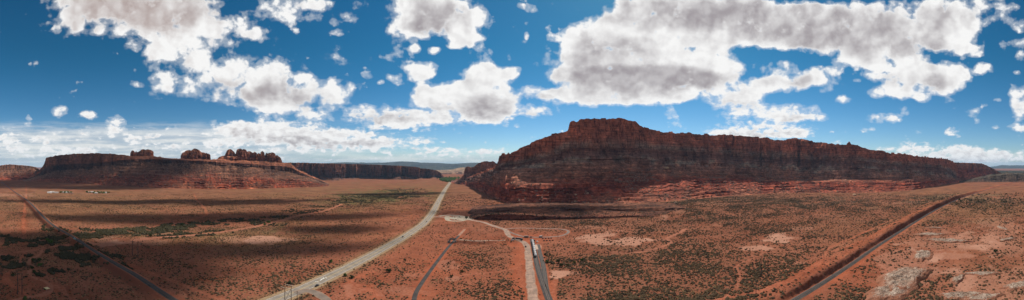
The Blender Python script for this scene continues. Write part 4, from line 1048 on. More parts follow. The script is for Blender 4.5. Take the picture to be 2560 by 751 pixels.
T_GREEN = make_tree('cottonwood_tree', 1, 3.0, 6.5, 1.6, M_LEAF)
T_DARK = make_tree('juniper_tree', 2, 2.0, 3.6, .5, M_LEAFD)
T_BUSH = make_tree('shrub', 3, 1.7, 2.1, .25, M_LEAFD, 300)
T_GBUSH = make_tree('shrub', 4, 1.7, 2.2, .25, M_LEAF, 300)
used = set()
def put_tree(src, px, py, s, label, cat, group=None):
    x, y = ground_xy(px, py); z = ground_z(x, y)[0]
    o = src if src.name not in used else copy_tree(src)
    used.add(src.name)
    o.location = (x, y, z); o.rotation_euler = (0, 0, random.uniform(0, 6.28)); o.scale = (s, s, s * random.uniform(.9, 1.15))
    for kk in ('group',):
        if kk in o: del o[kk]
    tag(o, label, cat, group); return o
put_tree(T_GREEN, 671, 561, 1.2, 'bright green tree standing in the sandy wash, larger of a pair', 'tree')
put_tree(T_GREEN, 662, 566, .85, 'smaller green tree just left of the bright green one in the wash', 'tree')
put_tree(T_GREEN, 126, 612, 1.25, 'tall green tree beside the sandy track left of the railway', 'tree')
put_tree(T_GREEN, 118, 605, .9, 'green tree behind the tall one left of the railway bridge', 'tree')
put_tree(T_DARK, 376, 593, 1.7, 'dark tree bulging from the near edge of the wash thicket', 'tree')
put_tree(T_DARK, 455, 566, 1.7, 'dark tree in the wash thicket farthest from the railway', 'tree')
put_tree(T_GREEN, 880, 503, 1.3, 'bright green tree at the end of the sandy track in mid valley', 'tree')
put_tree(T_GREEN, 866, 505, 1.1, 'lone green tree left of the track end in mid valley', 'tree')
put_tree(T_DARK, 84, 655, 1.25, 'dark round tree on the bend of the winding trail', 'tree')
put_tree(T_DARK, 98, 655, 1.2, 'dark pointed tree right of the trail bend', 'tree')
put_tree(T_GBUSH, 100, 666, 1.6, 'green bush below the dark pointed tree', 'shrub')
put_tree(T_DARK, 81, 674, 1.1, 'dark tree on the inner side of the trail loop', 'tree')
put_tree(T_BUSH, 85, 683, 1.3, 'dark bush under the inner trail tree', 'shrub')
put_tree(T_BUSH, 94, 691, 1.5, 'wide dark bush where the trail turns away', 'shrub')
put_tree(T_BUSH, 32, 691, 1.3, 'dark bush beside the twin poles, bottom left', 'shrub')
put_tree(T_GBUSH, 64, 750, 1.3, 'green bush on the bottom edge beside the trail', 'shrub')
put_tree(T_GBUSH, 112, 725, .9, 'small green bush above the yellow awning', 'shrub')
put_tree(T_BUSH, 1154, 683, 1.3, 'dark shrub on the red flat between spur track and yard road', 'shrub')
put_tree(T_BUSH, 1129, 695, 1.1, 'second dark shrub left of the one on the red flat', 'shrub')
put_tree(T_BUSH, 1012, 653, 1.0, 'dark shrub on open ground left of the spur track', 'shrub')
put_tree(T_BUSH, 971, 682, 1.9, 'wide dark shrub between the highway and the spur track', 'shrub')
put_tree(T_BUSH, 880, 696, 1.5, 'dark shrub on the red shoulder right of the highway', 'shrub')
put_tree(T_GBUSH, 864, 691, 1.3, 'green shrub near the highway right shoulder', 'shrub')
put_tree(T_GBUSH, 828, 657, 1.5, 'lone green shrub left of the highway', 'shrub')
put_tree(T_BUSH, 724, 711, 1.4, 'dark shrub at the red patch edge left of the highway', 'shrub')
put_tree(T_DARK, 1166, 548, 1.5, 'dark green tree at the end of the parking loop', 'tree')
put_tree(T_BUSH, 1152, 604, 1.2, 'olive shrub on the bank by the underpass', 'shrub')
put_tree(T_DARK, 1396, 659, 1.2, 'dark shrub in a clump right of the tank cars', 'shrub')
put_tree(T_DARK, 1402, 668, 1.2, 'dark shrub in front of the clump right of the tank cars', 'shrub')
put_tree(T_BUSH, 1419, 668, 1.2, 'dark shrub right of the clump beside the sidings', 'shrub')
put_tree(T_GBUSH, 1436, 659, 1.1, 'green shrub in the grassy hollow right of the sidings', 'shrub')
put_tree(T_GBUSH, 1454, 653, 1.3, 'green shrub farthest right in the grassy hollow', 'shrub')
put_tree(T_GBUSH, 1367, 658, 1.2, 'green shrub close beside the siding track', 'shrub')
put_tree(T_DARK, 2489, 633, 1.4, 'lone dark juniper on the pale flat near the right edge', 'tree')
put_tree(T_BUSH, 1597, 619, 1.1, 'dark shrub on the pale pan left of the winding wash', 'shrub')
for k in range(72):
    px_ = random.uniform(2395, 2556); py_ = 484 + 26 * random.random() + (random.random() - .5) * 6
    if abs(py_ - 494) < 2.5: py_ += 7
    put_tree(T_DARK, px_, py_, random.uniform(.8, 1.5), 'dark juniper dotting the pale ground beyond the end of the railway cutting', 'tree', 'junipers beyond the end of the railway cutting')
for k in range(34):
    px_ = random.uniform(2400, 2530); py_ = 519 + random.uniform(-4, 5) - .02 * abs(px_ - 2470)
    put_tree(T_BUSH, px_, py_, random.uniform(.9, 1.5), 'dark shrub on the low ledge in front of the junipers', 'shrub', 'shrubs on the low ledge in front of the junipers')

# ------------------------------------------------------------------ power poles
M_POLE = plain('weathered_pole', (.075, .05, .04), .9)
M_INS = plain('pale_crossarm', (.55, .45, .34), .8)
M_STL = plain('galvanised_steel', (.38, .38, .38), .5, .4)
def h_frame(base_a, base_b, hgt, label, group=None, brace=True, arms=True, r=.30):
    (xa, ya), (xb, yb) = ground_xy(*base_a), ground_xy(*base_b)
    cx, cy = (xa + xb) / 2, (ya + yb) / 2; L = math.hypot(xb - xa, yb - ya); an = math.atan2(yb - ya, xb - xa)
    z = ground_z(cx, cy)[0]
    root = empty('power_pole', (cx, cy, z), an, label, 'power pole', group)
    for s in (-1, 1):
        m = MB(); m.tube([(s * L / 2, 0, -.5), (s * L / 2, 0, hgt)], [r, r * .62], 8); m.build('pole', M_POLE, root)
    if arms:
        m = MB(); m.box((0, .32, hgt - 2.2), (L * 2.0, .28, .35)); m.build('crossarm', M_POLE, root)
        for x in (-L * .95, 0, L * .95):
            m = MB(); m.tube([(x, .32, hgt - 2.35), (x, .32, hgt - 3.0), (x, .32, hgt - 3.05), (x, .32, hgt - 3.9)], [.07, .07, .15, .13], 8); m.build('insulator', M_INS, root)
    if brace:
        for q in (-1, 1):
            m = MB(); m.tube([(-q * L/2, .1 * q, hgt - 3.5), (q * L/2, .1 * q, hgt - 3.5 - L)], .13, 6); m.build('brace', M_POLE, root)
    return root
h_frame((1903, 691), (1920, 695), 24, 'twin wooden power poles casting long shadows left of the right hand railway', None, False, False, .46)
h_frame((2097, 607), (2110, 607), 23, 'twin power poles beside the dirt service road in mid right valley', None, False, False, .46)
h_frame((331, 640), (345, 643), 22, 'twin power poles with a crossarm right of the left hand railway', None, True, True, .46)
h_frame((44, 737), (55, 737), 22, 'twin power poles standing nearest the bottom left corner', None, False, False, .42)
h_frame((140, 536), (148, 536), 22, 'twin power poles in the sunny strip right of the distant railway', None, False, True, .4)
h_frame((106, 511), (110, 511), 22, 'twin power poles between the railway and the far settlement', None, False, False, .4)
h_frame((83, 494), (87, 494), 22, 'twin power poles farthest up the railway on the left', None, False, True, .45)
h_frame((55, 603), (60, 603), 20, 'twin power poles on the sandy strip left of the railway', None, False, False, .35)
h_frame((207, 566), (210, 568), 20, 'twin power poles at the far end of the wash thicket', None, False, False, .35)
h_frame((2221, 527), (2230, 527), 22, 'twin power poles in the far right valley left of the cutting', None, False, False, .4)
h_frame((2286, 499), (2293, 499), 22, 'twin power poles farthest along the railway cutting', None, False, False, .45)
# the big braced frame over the highway, its foot below the edge of the picture
h_frame((712, 780), (728, 770), 22.5, 'tall braced power frame with pale crossarms beside the highway', None, True, False, .34)
root = [o for o in COL.objects if o.get('label', '').startswith('tall braced')][0]
for s in (-1, 1):
    Lx = 3.2
    m = MB(); m.box((s * Lx, 0, 21.6), (.32, 9.5, .34)); m.build('crossarm', M_INS, root)
    for yy in (-4.4, -1.5, 1.5, 4.4):
        m = MB(); m.tube([(s * Lx, yy, 21.4), (s * Lx, yy, 20.6), (s * Lx, yy, 20.55), (s * Lx, yy, 19.4)], [.07, .07, .16, .13], 8); m.build('insulator', M_INS, root)
def single_pole(px, py, h, label):
    x, y = ground_xy(px, py); root = empty('power_pole', (x, y, ground_z(x, y)[0]), 0, label, 'power pole')
    m = MB(); m.tube([(0, 0, -.5), (0, 0, h)], [.26, .16], 8); m.build('pole', M_POLE, root)
    m = MB(); m.box((0, .22, h - .8), (2.4, .16, .2)); m.build('crossarm', M_POLE, root)
    for xx in (-1, 0, 1):
        m = MB(); m.tube([(xx, .22, h - .7), (xx, .22, h - .35)], .09, 6); m.build('insulator', M_INS, root)
single_pole(1890, 739, 14, 'single pole with a short shadow nearest the bottom of the right plain')
single_pole(2060, 674, 13, 'single pole beside the dirt service road fork')
single_pole(1395, 596, 12, 'single pole inside the gravel loop behind the yard')
single_pole(743, 762, 13, 'short single pole just right of the braced power frame')

# ------------------------------------------------------------------ vehicles
M_RUB = plain('tyre_rubber', (.02, .02, .02), .9)
M_GLASS = plain('dark_glass', (.02, .025, .03), .12, 0, .1, 1, .6)
M_LAMP = plain('lamp_lens', (.7, .7, .65), .2)
M_CHR = plain('bright_metal', (.6, .6, .6), .3, .8)
def paint(name, c): return plain(name, c, .35, .1, .12, .6, .5)
def wheel(parent, x, y, r=.36, w=.26):
    m = MB(); m.tube([(x, y - w/2, r), (x, y + w/2, r)], r, 14); o = m.build('wheel', M_RUB, parent)
    m = MB(); m.tube([(x, y - w/2 - .01, r), (x, y + w/2 + .01, r)], r * .55, 10); m.build('rim', M_CHR, o)
def make_car(name, col, L=4.7, W=1.85, pickup=False, suv=False):
    root = empty(name, (0, 0, 0)); pm = paint(name + '_paint', col)
    m = MB(); m.box((0, 0, .62), (L, W, .62), .94, 0, .97)
    m.build('body', pm, root)
    ch = .75 if suv else .58
    cx, cl = (-.25, L * .52) if not pickup else (.35, L * .36)
    m = MB(); m.box((cx, 0, .93 + ch/2), (cl, W * .92, ch), .84, 0, .70 if not suv else .82); m.build('cabin', M_GLASS, root)
    m = MB(); m.box((cx, 0, .93 + ch + .03), (cl * .66, W * .78, .07)); m.build('roof', pm, root)
    if pickup:
        m = MB()
        for s in (-1, 1): m.box((-L * .31, s * W * .44, 1.08), (L * .36, .09, .32))
        m.box((-L * .485, 0, 1.08), (.09, W * .88, .32)); m.build('bed', pm, root)
    for s in (-1, 1):
        for x in (L * .31, -L * .30): wheel(root, x, s * (W/2 - .08))
        m = MB(); m.box((L/2 + .01 - .04, s * W * .36, .72), (.08, .34, .16)); m.build('headlight', M_LAMP, root)
    return root
def place(root, px, py, heading, label, cat, z=None):
    x, y = ground_xy(px, py); root.location = (x, y, (ground_z(x, y)[0] + .30) if z is None else z); root.rotation_euler = (0, 0, heading); return tag(root, label, cat)
H90 = math.pi / 2
place(make_car('car', (.03, .035, .05), 4.8, 1.9, False, True), 1007, 594, H90, 'dark car on the highway, nearest of the four driving along it', 'car')
place(make_car('car', (.035, .03, .03), 4.7, 1.9), 1066, 555.5, -H90, 'dark car on the highway bend before the parking loop', 'car')
place(make_car('car', (.18, .17, .17), 4.7, 1.9), 1084.5, 530.5, H90 + .1, 'grey car on the highway just past the parking loop turning', 'car')
place(make_car('car', (.04, .04, .05), 5.2, 2.0, False, True), 1094.5, 510, H90 + .2, 'dark car farthest up the highway', 'car')
place(make_car('car', (.02, .02, .022), 5.0, 1.95, False, True), 793, 716.5, H90, 'black car stopped on the highway shoulder near the painted marks', 'car')
place(make_car('pickup_truck', (.72, .72, .70), 5.4, 1.95, True), 1343, 606, H90 - .2, 'white pickup truck parked right of the tank cars', 'pickup truck')
place(make_car('pickup_truck', (.025, .022, .022), 5.6, 2.0, True), 1314, 618.5, H90 + .1, 'black pickup truck parked at the yard road edge', 'pickup truck')
place(make_car('pickup_truck', (.42, .43, .44), 5.4, 1.95, True), 1281.5, 602, .3, 'grey pickup truck in front of the long black lorry', 'pickup truck')
place(make_car('pickup_truck', (.05, .03, .03), 5.4, 1.95, True), 1336.5, 603, H90 - .15, 'dark pickup truck tucked against the far end of the tank cars', 'pickup truck')
place(make_car('car', (.03, .03, .03), 4.4, 1.8), 1327.5, 594.5, .4, 'dark car beside the brown container on the loop', 'car')

# tank cars
M_TANK = plain('white_tank_paint', (.74, .73, .70), .45, 0, .08, .4, .4)
M_DARK = plain('dark_frame', (.035, .033, .032), .8)
def make_tank():
    root = empty('tank_car', (0, 0, 0))
    L, R = 8.4, 1.55
    prof = [(-L/2, .25), (-L/2 + .12, .8), (-L/2 + .4, 1.25), (-L/2 + .9, 1.52), (-L/2 + 1.2, R), (L/2 - 1.2, R), (L/2 - .9, 1.52), (L/2 - .4, 1.25), (L/2 - .12, .8), (L/2, .25)]
    m = MB(); m.lathe_x(prof, 20, (0, 0, 2.75)); o = m.build('tank', M_TANK, root, True)
    m = MB(); m.tube([(0, 0, 4.2), (0, 0, 4.75), (0, 0, 4.85)], [.55, .55, .35], 12); d = m.build('manway', M_TANK, root)
    m = MB()
    for x in (-L*.30, L*.30):
        m = MB(); m.tube([(x - .05, 0, 2.75), (x + .05, 0, 2.75)], R + .04, 20); m.build('band', M_STL, root)
    m = MB(); m.box((0, 0, 1.08), (10.4, 2.2, .3)); m.box((5.3, 0, 1.0), (.3, .4, .35)); m.box((-5.3, 0, 1.0), (.3, .4, .35)); m.build('frame', M_DARK, root)
    m = MB(); m.box((0, 0, 4.35), (2.6, 2.0, .08))
    for x in (-1.3, 1.3):
        for y in (-1, 1): m.tube([(x, y, 4.35), (x, y, 5.2)], .04, 5)
    for y in (-1, 1): m.tube([(-1.3, y, 5.2), (1.3, y, 5.2)], .04, 5)
    m.build('platform', M_DARK, root)
    m = MB()
    for y in (1.62,):
        for x in (-.25, .25): m.tube([(x, y, 1.1), (x, y, 4.3)], .04, 5)
        for z in np.arange(1.4, 4.3, .4): m.tube([(-.25, y, z), (.25, y, z)], .03, 5)
    m.build('ladder', M_DARK, root)
    for x in (-3.6, 3.6):
        m = MB(); m.box((x, 0, .62), (2.5, 2.1, .3)); b = m.build('bogie', M_DARK, root)
        for dx in (-.85, .85):
            for s in (-1, 1):
                m = MB(); m.tube([(x + dx, s*.72, .46), (x + dx, s*.86, .46)], .46, 14); m.build('wheel', M_STEEL, b)
    return root
tank = make_tank()
seg = np.concatenate([[0], np.cumsum(np.linalg.norm(np.diff(SIDING, axis=0), axis=1))])
p0 = np.array(ground_xy(1341, 645)); s0 = seg[np.argmin(np.hypot(*(SIDING - p0).T))]
nums = ['nearest white tank car at the near end of the train', 'second white tank car from the near end of the train', 'third white tank car from the near end of the train', 'fourth white tank car from the near end of the train', 'fourth white tank car from the far end of the train', 'third white tank car from the far end of the train', 'second white tank car from the far end of the train', 'white tank car at the far end of the train']
for k in range(8):
    s = s0 - 5 - 11.0 * k
    x, y = np.interp(s, seg, SIDING[:, 0]), np.interp(s, seg, SIDING[:, 1]); x2, y2 = np.interp(s + 2, seg, SIDING[:, 0]), np.interp(s + 2, seg, SIDING[:, 1])
    o = tank if k == 0 else copy_tree(tank)
    o.location = (x, y, ground_z(x, y)[0] + .62); o.rotation_euler = (0, 0, math.atan2(y2 - y, x2 - x)); tag(o, nums[k], 'tank car', 'white tank cars standing on the siding')

# long black lorry
root = empty('lorry', (0, 0, 0)); bl = paint('black_lorry_paint', (.025, .025, .028))
m = MB(); m.box((7.6, 0, 2.0), (2.6, 2.5, 2.6), .94, 0, .9); cab = m.build('cab', bl, root)
m = MB(); m.box((8.86, 0, 2.55), (.1, 2.1, .8)); m.build('windscreen', M_GLASS, cab)
m = MB(); m.box((9.6, 0, 1.45), (1.7, 2.0, 1.3), .9, 0, .9); m.build('bonnet', bl, root)
m = MB(); m.box((0, 0, 1.0), (17, 1.1, .35)); m.build('chassis', M_DARK, root)
m = MB(); m.lathe_x([(-8.5, .4), (-8.3, 1.0), (-7.9, 1.25), (3.9, 1.25), (4.3, 1.0), (4.5, .4)], 16, (0, 0, 2.45)); m.build('tank', bl, root, True)
m = MB(); m.box((-2.0, 0, 3.72), (9, .9, .12)); m.build('walkway', M_CHR, root)
for x in (9.6, 6.6, 5.4, -5.4, -6.7):
    for s in (-1, 1): wheel(root, x, s * 1.1, .52, .34)
for s in (-1, 1):
    m = MB(); m.tube([(6.15, s*1.15, 1.2), (6.15, s*1.15, 4.1)], .1, 8); m.build('exhaust_pipe', M_CHR, root)
place(root, 1295, 601, math.radians(152), 'long black tanker lorry parked across the yard entrance', 'lorry')

# storage containers and skips
def container(px, py, L, W, H, rz, col, label, cat='container'):
    x, y = ground_xy(px, py); root = empty('storage_container', (x, y, ground_z(x, y)[0] + .05), rz, label, cat)
    pm = plain('container_paint', col, .7)
    m = MB(); m.box((0, 0, H/2 + .12), (L, W, H)); m.build('shell', pm, root)
    for s in (-1, 1):
        m = MB(); m.box((0, s*(W/2 + .015), H/2 + .12), (L * .97, .03, H * .92))
        for k in range(int(L / .5)): m.box((-L/2 + .3 + k*.5, s*(W/2 + .05), H/2 + .12), (.2, .06, H * .9))
        m.build('side_panel', pm, root)
    for a in (-1, 1):
        for s in (-1, 1):
            m = MB(); m.box((a*L/2, s*W/2, H/2 + .1), (.18, .18, H + .14)); m.build('corner_post', M_DARK, root)
    m = MB(); m.box((L/2 + .03, 0, H/2 + .1), (.06, W * .9, H * .92)); d = m.build('door', pm, root)
    for y_ in (-.3, .3):
        m = MB(); m.tube([(L/2 + .1, y_, .3), (L/2 + .1, y_, H)], .04, 6); m.build('handle', M_CHR, d)
    return root
container(1316, 594.5, 7.0, 2.6, 2.9, -.1, (.20, .16, .13), 'brown grey storage container on the gravel loop')
container(1352, 594.5, 5.0, 2.8, 2.9, .1, (.34, .32, .30), 'grey storage container right of the brown grey one')
M_SKIP = plain('rusty_steel', (.13, .055, .035), .85)
sk = empty('skip', (0, 0, 0))
m = MB(); L, W, H = 3.0, 1.8, 1.25
m.box((0, 0, .2), (L * .8, W, .16)); 
for s in (-1, 1): m.box((0, s * W/2, .75), (L * .92, .1, 1.1))
for s in (-1, 1): m.add([(s*L*.40, -W/2, .2), (s*L*.40, W/2, .2), (s*L/2, W/2, 1.3), (s*L/2, -W/2, 1.3), (s*L*.40 + .08, -W/2, .2), (s*L*.40 + .08, W/2, .2), (s*L/2 + .08, W/2, 1.3), (s*L/2 + .08, -W/2, 1.3)], [(0,1,2,3), (7,6,5,4), (0,4,5,1), (2,6,7,3), (1,5,6,2), (0,3,7,4)])
m.build('bin', M_SKIP, sk)
for s in (-1, 1):
    m = MB(); m.box((0, s*(W/2 + .06), 1.28), (L, .14, .14)); m.build('rim', M_DARK, sk)
m = MB(); m.box((0, 0, .9), (L * .8, W * .9, .5), .8); m.build('load', plain('scrap_load', (.16, .085, .06), .95), sk)
rows = [(1357, 598, 'back'), (1364, 597.6, 'back'), (1371.5, 597.2, 'back'), (1378, 596.8, 'back'), (1360, 603.2, 'front'), (1367, 603, 'front'), (1374.5, 602.6, 'front'), (1381.5, 602.4, 'front')]
ordn = ['leftmost', 'second from left', 'third from left', 'rightmost']
for k, (px_, py_, rw) in enumerate(rows):
    o = sk if k == 0 else copy_tree(sk)
    x, y = ground_xy(px_, py_); o.location = (x, y, ground_z(x, y)[0]); o.rotation_euler = (0, 0, .05)
    tag(o, f'rusty brown skip, {ordn[k % 4]} in the {rw} row right of the yard', 'skip', 'rusty skips in two rows beside the yard')
x, y = ground_xy(1340.5, 619)
m = MB(); m.box((x, y, .25), (4.5, 26, .3)); o = m.build('concrete_pad', M_PAD); tag(o, 'pale concrete loading pad right of the tank cars', 'concrete pad')

# ------------------------------------------------------------------ bridges
M_CONC = plain('stained_concrete', (.26, .22, .19), .9)
x, y = ground_xy(1133.5, 606); k = np.argmin(np.hypot(EMB[:, 0] - x, EMB[:, 1] - y)); ks = np.argmin(np.hypot(SPUR[:, 0] - x, SPUR[:, 1] - y))
tv = SPUR[min(ks + 1, len(SPUR) - 1)] - SPUR[max(0, ks - 1)]; an = math.atan2(tv[1], tv[0])
root = empty('road_bridge', (SPUR[ks][0], SPUR[ks][1], 0), an, 'dark small road bridge over the spur track at the end of the bank', 'bridge')
for s in (-1, 1):
    m = MB(); m.box((0, s * 4.2, 2.1), (6.4, .9, 5.4)); m.build('abutment', M_CONC, root)
    m = MB(); m.box((-3.6, s * 5.6, 1.6), (.7, 3.4, 4.2), .8); m.build('wing_wall', M_CONC, root)
    m = MB(); m.box((s * 3.2, 0, 5.65), (.25, 9.6, .8)); m.build('parapet', M_DARK, root)
m = MB(); m.box((0, 0, 5.05), (6.8, 9.6, .45)); m.build('deck', M_DARK, root)
xb, yb = ground_xy(180, 605, 5)
kb = np.argmin(np.hypot(RAIL[:, 0] - xb, RAIL[:, 1] - yb)); tv = RAIL[kb + 1] - RAIL[kb - 1]; an = math.atan2(tv[1], tv[0])
root = empty('rail_bridge', (RAIL[kb][0], RAIL[kb][1], 0), an, 'dark railway bridge where the bank crosses the sandy wash', 'bridge')
for s in (-1, 1):
    m = MB(); m.box((0, s * 3.6, 5.3), (24, .4, 1.5)); m.build('girder', M_DARK, root)
for x_ in (-11.5, 0, 11.5):
    m = MB(); m.box((x_, 0, 2.4), (1.4, 9.4, 5.2), .92); m.build('pier', M_CONC, root)
for s in (-1, 1):
    m = MB(); m.tube([(-12, s*4.0, 7.0), (12, s*4.0, 7.0)], .06, 6)
    for x_ in np.arange(-12, 12.1, 3): m.tube([(x_, s*4.0, 6.0), (x_, s*4.0, 7.0)], .05, 6)
    m.build('railing', M_DARK, root)
_tm = plain('opening_shade_dark', (.03, .022, .018), .95)  # dark panels standing in for the shade inside the bridge openings
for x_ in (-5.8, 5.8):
    m = MB(); m.box((x_, -4.66, 2.3), (9.6, .3, 4.5)); m.build('opening_shade', _tm, root)
v = make_car('van', (.38, .55, .50), 5.2, 2.1, False, True); place(v, 186, 607.5, .3, 'pale teal van parked under the railway bridge', 'van')
x, y = ground_xy(117, 726.5)
root = empty('awning', (x, y, ground_z(x, y)[0]), .5, 'pale yellow awning pitched beside the winding trail', 'awning')
m = MB(); m.add([(-2.6, -2, 2.3), (2.6, -2, 2.3), (2.6, 2, 2.3), (-2.6, 2, 2.3), (-1, 0, 3.2), (1, 0, 3.2)], [(0, 1, 5, 4), (2, 3, 4, 5), (1, 2, 5), (3, 0, 4)]); m.build('canopy', plain('yellow_canvas', (.66, .50, .26), .9), root)
for a in (-1, 1):
    for b in (-1, 1):
        m = MB(); m.tube([(a*2.5, b*1.9, 0), (a*2.5, b*1.9, 2.35)], .06, 6); m.build('leg', M_STL, root)

# ------------------------------------------------------------------ far settlement, left
def house(px, py, L, W, H, wall, roofc, label, rz=0.0):
    x, y = ground_xy(px, py); root = empty('house', (x, y, ground_z(x, y)[0]), rz + (-(px - CX) / FP), label, 'house')
    wm = plain('house_wall', wall, .8); rm = plain('house_roof', roofc, .6)
    m = MB(); m.box((0, 0, H/2), (L, W, H)); w_ = m.build('wall', wm, root)
    m = MB(); e = .5
    m.add([(-L/2-e, -W/2-e, H), (L/2+e, -W/2-e, H), (L/2+e, W/2+e, H), (-L/2-e, W/2+e, H), (-L/2-e, 0, H + W*.24), (L/2+e, 0, H + W*.24)], [(0,1,5,4), (2,3,4,5), (1,2,5), (3,0,4), (3,2,1,0)])
    m.build('roof', rm, root)
    for k in range(max(2, int(L // 5))):
        m = MB(); m.box((-L/2 + (k + .6) * L / max(2, int(L // 5)) , -W/2 - .03, H*.55), (1.5, .1, 1.2)); m.build('window', M_GLASS, root)
    m = MB(); m.box((0.2, -W/2 - .04, 1.05), (1.0, .1, 2.1)); m.build('door', M_DARK, root)
    return root
house(130, 482.5, 20, 9, 4.2, (.44, .42, .39), (.40, .39, .37), 'largest white building at the left end of the far settlement')
house(124, 483.5, 20, 9, 4, (.5, .48, .46), (.55, .54, .53), 'low grey shed left of the largest white building')
house(141, 483.5, 18, 9, 4, (.45, .40, .36), (.4, .37, .35), 'low brown shed right of the largest white building')
house(158, 483, 14, 9, 4, (.6, .55, .5), (.4, .42, .42), 'small house among trees in the left half of the settlement')
house(166, 483, 13, 8, 4, (.62, .6, .57), (.62, .61, .6), 'small pale house right of the first treed house')
house(173, 483, 12, 8, 4, (.4, .3, .25), (.3, .28, .27), 'small brown house in the middle of the settlement')
house(179, 485.5, 12, 7, 3.5, (.35, .18, .13), (.3, .16, .12), 'small red roofed house in front of the settlement middle')
house(230, 482.5, 14, 8, 4, (.46, .44, .41), (.42, .41, .39), 'bright white house in the right half of the settlement')
house(221, 483, 12, 8, 4, (.42, .35, .3), (.34, .32, .3), 'brown house left of the bright white one')
house(240, 484.5, 15, 8, 3.5, (.5, .47, .42), (.42, .42, .4), 'long low house right of the bright white one')
house(263, 484, 14, 8, 4, (.6, .56, .5), (.5, .48, .46), 'pale house near the right end of the settlement')
house(250, 483, 12, 8, 4, (.45, .42, .4), (.36, .38, .36), 'grey house between trees at the right of the settlement')
for px_ in [152, 155, 161, 163, 169, 171, 176, 178, 216, 219, 225, 234, 237, 243, 246, 249, 254, 257, 260, 266, 270, 272, 262]:
    put_tree(T_GREEN, px_ + random.uniform(-1, 1), 483.5 + random.uniform(-.8, 2.0), random.uniform(1.0, 1.6), 'small green tree between the houses of the far settlement', 'tree', 'garden trees of the far settlement')

# ------------------------------------------------------------------ clouds high overhead: their shade lies on the valley
m_, t_, b_ = new_mat('cloud_vapour')
for nd in list(t_.n): t_.n.remove(nd)
out = t_.node('ShaderNodeOutputMaterial'); tr = t_.node('ShaderNodeBsdfTransparent'); df = t_.node('ShaderNodeBsdfDiffuse'); mx = t_.node('ShaderNodeMixShader')
df.inputs[0].default_value = (.9, .9, .9, 1); t_.l.new(t_.sstep(t_.attr('reach'), 1.0, .42, 0.0, .86), mx.inputs[0])
t_.l.new(tr.outputs[0], mx.inputs[1]); t_.l.new(df.outputs[0], mx.inputs[2]); t_.l.new(mx.outputs[0], out.inputs[0])
M_CLOUD = m_
CH = 3000.0
SUNV = Vector((math.sin(SUN_AZ) * math.cos(SUN_EL), math.cos(SUN_AZ) * math.cos(SUN_EL), math.sin(SUN_EL)))
def cloud(gx, gy, rx, ry, rot, seed):
    """a flat based cumulus of which the shade falls round (gx, gy)"""
    k = CH / SUNV.z; cx, cy = gx + SUNV.x * k, gy + SUNV.y * k
    nr, nc = 26, 90
    t = np.linspace(0, 1, nr)[:, None]; an = np.linspace(0, 2 * math.pi, nc, endpoint=False)[None, :]
    rx, ry = rx * 1.22, ry * 1.25
    edge = 1 + 1.1 * (fbm(np.cos(an) * 2.2 + seed, np.sin(an) * 2.2, 0, 900 + seed, 4) - .5)
    ph = t * math.pi
    r = np.sin(ph) ** .7 * edge
    zz = -np.cos(ph); zz = np.where(zz < 0, zz * .12, zz * .5)
    lx, ly = r * np.cos(an) * rx, r * np.sin(an) * ry
    c, s = math.cos(rot), math.sin(rot)
    X, Y = cx + lx * c - ly * s, cy + lx * s + ly * c
    rad = min(rx, ry)
    Z = CH + zz * rad * (1 + .8 * (fbm(X / rad * 3, Y / rad * 3, 0, 930 + seed, 3) - .5)) + 0 * X
    o = fast_mesh('cloud', np.stack([X, Y, Z], -1).reshape(-1, 3), grid_faces(nr, nc, True), M_CLOUD, True, {'reach': np.broadcast_to(np.sin(ph) ** .7, X.shape).ravel()})
    tag(o, 'drifting cumulus high overhead shading the valley floor', None, None, 'structure')
def shade(px, py, rx, ry, rot=0.0):
    x, y = ground_xy(px, py); cloud(x, y, rx, ry, (CX - px) / FP + .15 * rot, len([o for o in COL.objects if o.name.startswith('cloud')]) + 1)
shade(430, 548, 330, 80, .25)
shade(700, 545, 260, 60, .15)
shade(300, 506, 420, 60, .35)
shade(620, 506, 260, 85, 1.2)
shade(120, 455, 800, 330, .2)
shade(250, 470, 420, 150, .2)
shade(20, 462, 700, 300, .2)
shade(330, 690, 110, 60, .5)
shade(90, 680, 190, 120, .3)
shade(250, 650, 150, 90, .3)
shade(680, 628, 200, 34, .8)
shade(420, 628, 210, 55, .3)
shade(40, 592, 160, 34, .1)
shade(1000, 485, 240, 60, .8)
shade(830, 572, 120, 40, 0)
shade(1340, 533, 260, 60, .1)
shade(330, 465, 260, 160, .1)
shade(240, 745, 90, 40, .2)

# ------------------------------------------------------------------ air
lo, hi = -6.0, 520.0
m_, t_, b_ = new_mat('thin_haze')
for nd in list(t_.n): t_.n.remove(nd)
out = t_.node('ShaderNodeOutputMaterial'); pv = t_.node('ShaderNodeVolumePrincipled')
pv.inputs['Color'].default_value = (.40, .68, 1.0, 1); pv.inputs['Density'].default_value = 2.6e-5; pv.inputs['Anisotropy'].default_value = .0
t_.l.new(pv.outputs[0], out.inputs['Volume'])
m = MB(); m.box((0, 0, (lo + hi) / 2), (76000, 76000, hi - lo)); o = m.build('haze', m_); tag(o, 'thin blue haze filling the valley', None, None, 'stuff')

# ------------------------------------------------------------------ sky
W = bpy.data.worlds.new('World'); SC.world = W; W.use_nodes = True
t = NT(W.node_tree)
for nd in list(t.n): t.n.remove(nd)
out = t.node('ShaderNodeOutputWorld'); bg = t.node('ShaderNodeBackground'); t.l.new(bg.outputs[0], out.inputs[0])
BG = .11
bg.inputs['Strength'].default_value = BG
sky = t.node('ShaderNodeTexSky', sky_type='NISHITA', sun_disc=False)
sky.sun_elevation = SUN_EL; sky.sun_rotation = SUN_AZ; sky.altitude = 1300; sky.air_density = 1.0; sky.dust_density = .5; sky.ozone_density = 1.6
hs = t.node('ShaderNodeHueSaturation'); hs.inputs['Saturation'].default_value = 1.32; hs.inputs['Value'].default_value = .60
t.l.new(sky.outputs[0], hs.inputs['Color'])
D = t.node('ShaderNodeTexCoord').outputs['Generated']
sp = t.node('ShaderNodeSeparateXYZ'); t.l.new(D, sp.inputs[0])
